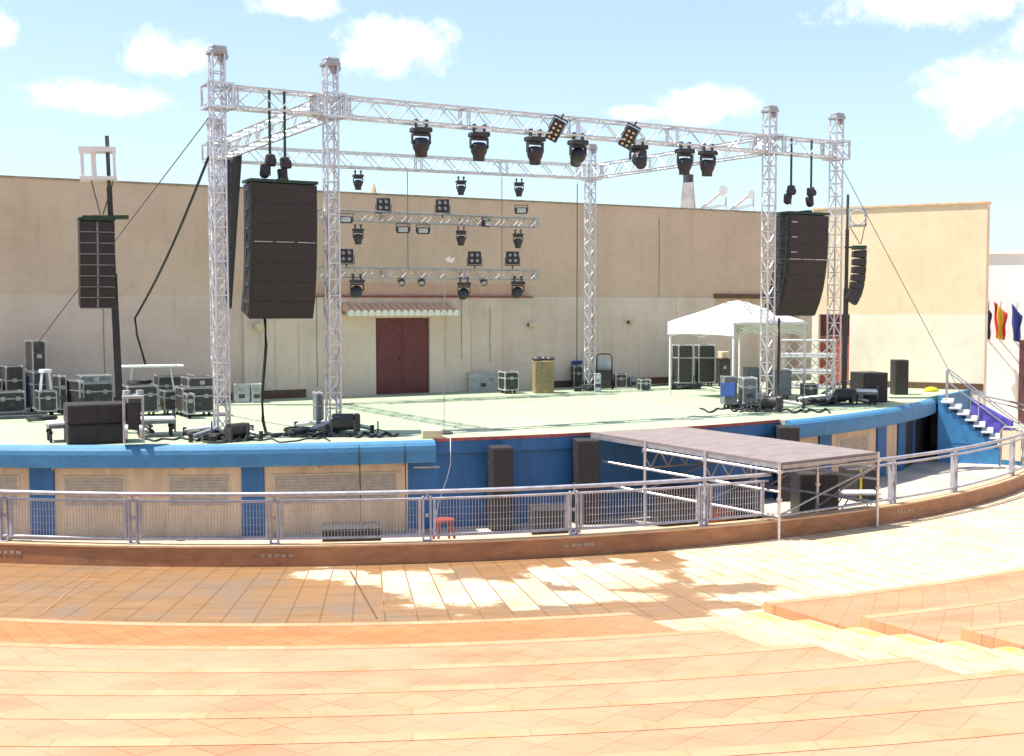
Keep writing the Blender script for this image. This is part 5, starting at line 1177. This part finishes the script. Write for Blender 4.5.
def heap(px, py, wpx, n, lab, seed):
    rr = random.Random(seed); p = G(px, py, 0); s_ = SC(p); b = MB(); W = wpx/s_/2
    for k in range(n):
        cx, cy, r = rr.uniform(-W, W)*.7, rr.uniform(-.25, .25), rr.uniform(.12, .28); a0 = rr.uniform(0, 6); h = rr.uniform(.03, .2)
        b.tube([(cx+r*math.cos(a0+i*.7)*(1+.3*math.sin(i*1.1)), cy+r*.8*math.sin(a0+i*.7), max(.02, h*(.6+.5*math.sin(i*.9+k)))) for i in range(11)], .02, 5)
    for k in range(3): b.box((rr.uniform(-W, W), rr.uniform(-.15, .2), .07), (rr.uniform(.12, .25), .16, .14), rr.uniform(0, 3), bev=.02)
    tag(b.build('cable_heap', CABLE, None, (p.x, p.y, 0)), lab, 'cables', 'heaps of cable at the tower feet')
heap(318, 436, 34, 7, 'heap of black cable and connectors at the foot of the second tower', 1); heap(752, 411, 40, 8, 'heap of black cable and connectors left of the right tower foot', 2)
heap(222, 441, 28, 6, 'heap of black cable and connectors at the foot of the leftmost tower', 3); heap(820, 405, 36, 7, 'heap of black cable and connectors left of the rightmost tower foot', 4); heap(583, 391, 26, 4, 'heap of black cable at the foot of the rear tower', 5)
def mic_stand(px, py, hpx, lab, g='bare microphone stands on the stage'):
    p = G(px, py, 0); s_ = SC(p); q = thing('microphone_stand', lab, 'microphone stand', p, 0, g); MB().cyl((0, 0, .03), (0, 0, hpx/s_), .016, 6).build('pole', STEEL, q)
    b = MB(); [b.cyl((0, 0, .12), (.3*math.cos(a), .3*math.sin(a), .015), .012, 5) for a in (0, 2.1, 4.2)]; b.build('tripod_base', STEEL, q)
mic_stand(212, 440, 19, 'short stand on the floor left of the leftmost tower'); mic_stand(247, 441, 16, 'short stand at the stage edge right of the leftmost tower'); mic_stand(378, 435, 14, 'short stand right of the second tower'); mic_stand(803, 411, 30, 'stand on the floor between the right towers')
# thin mast with a small white bird shape sensor on top
p = G(444, 434, 0); s_ = SC(p); q = thing('sensor_mast', 'thin pale pole with a small white vane on top, at the stage front', 'pole', p, face(p)); h = (434-260)/s_
MB().cyl((0, 0, 0), (.03, 0, h), .009, 6).build('pole', ALU_D, q); MB().cyl((0, 0, 0), (0, 0, .04), .18, 12).build('base', STEEL, q)
MB().prism([(.03, h), (.14, h+.07), (.15, h-.0), (.24, h+.05), (.2, h-.07), (.1, h-.05)], -.02, .02).build('vane', WHITE, q)
p = G(432, 438.5, 0); q = tag(MB().box((0, .15, .09), (.42, .3, .18), bev=.03).build('junction_box', FRAMEC, None, p), 'small beige box on the stage edge where the red strip begins', 'box'); q.rotation_euler = (0, 0, face(p))
# white trailing cable down the blue front
a_ = aS(450, RF+.03, -.2); wire('white cable hanging down the blue stage front', [arcp(SCC, RF+.07, a_, .03), arcp(SCC, RF+.08, a_, -.5), arcp(SCC, RF+.1, a_-.004, -.8), arcp(SCC, RF+.2, a_-.012, -1.2), arcp(SCC, RF+.4, a_-.02, S+.03)], .009, WHITE, 'white_cable', 'cable')
# pole under the stage cap end
a_ = aS(412, RF, -.5); a2 = aS(437, RF, -.5); tag(MB().cyl(arcp(SCC, RF+.2, a_, -.52), arcp(SCC, RF+.2, a2, -.53), .03, 6).build('metal_bar', ALU_D), 'short metal bar under the blue cap where the stage front steps back', 'bar')
print('objects', len(bpy.data.objects))
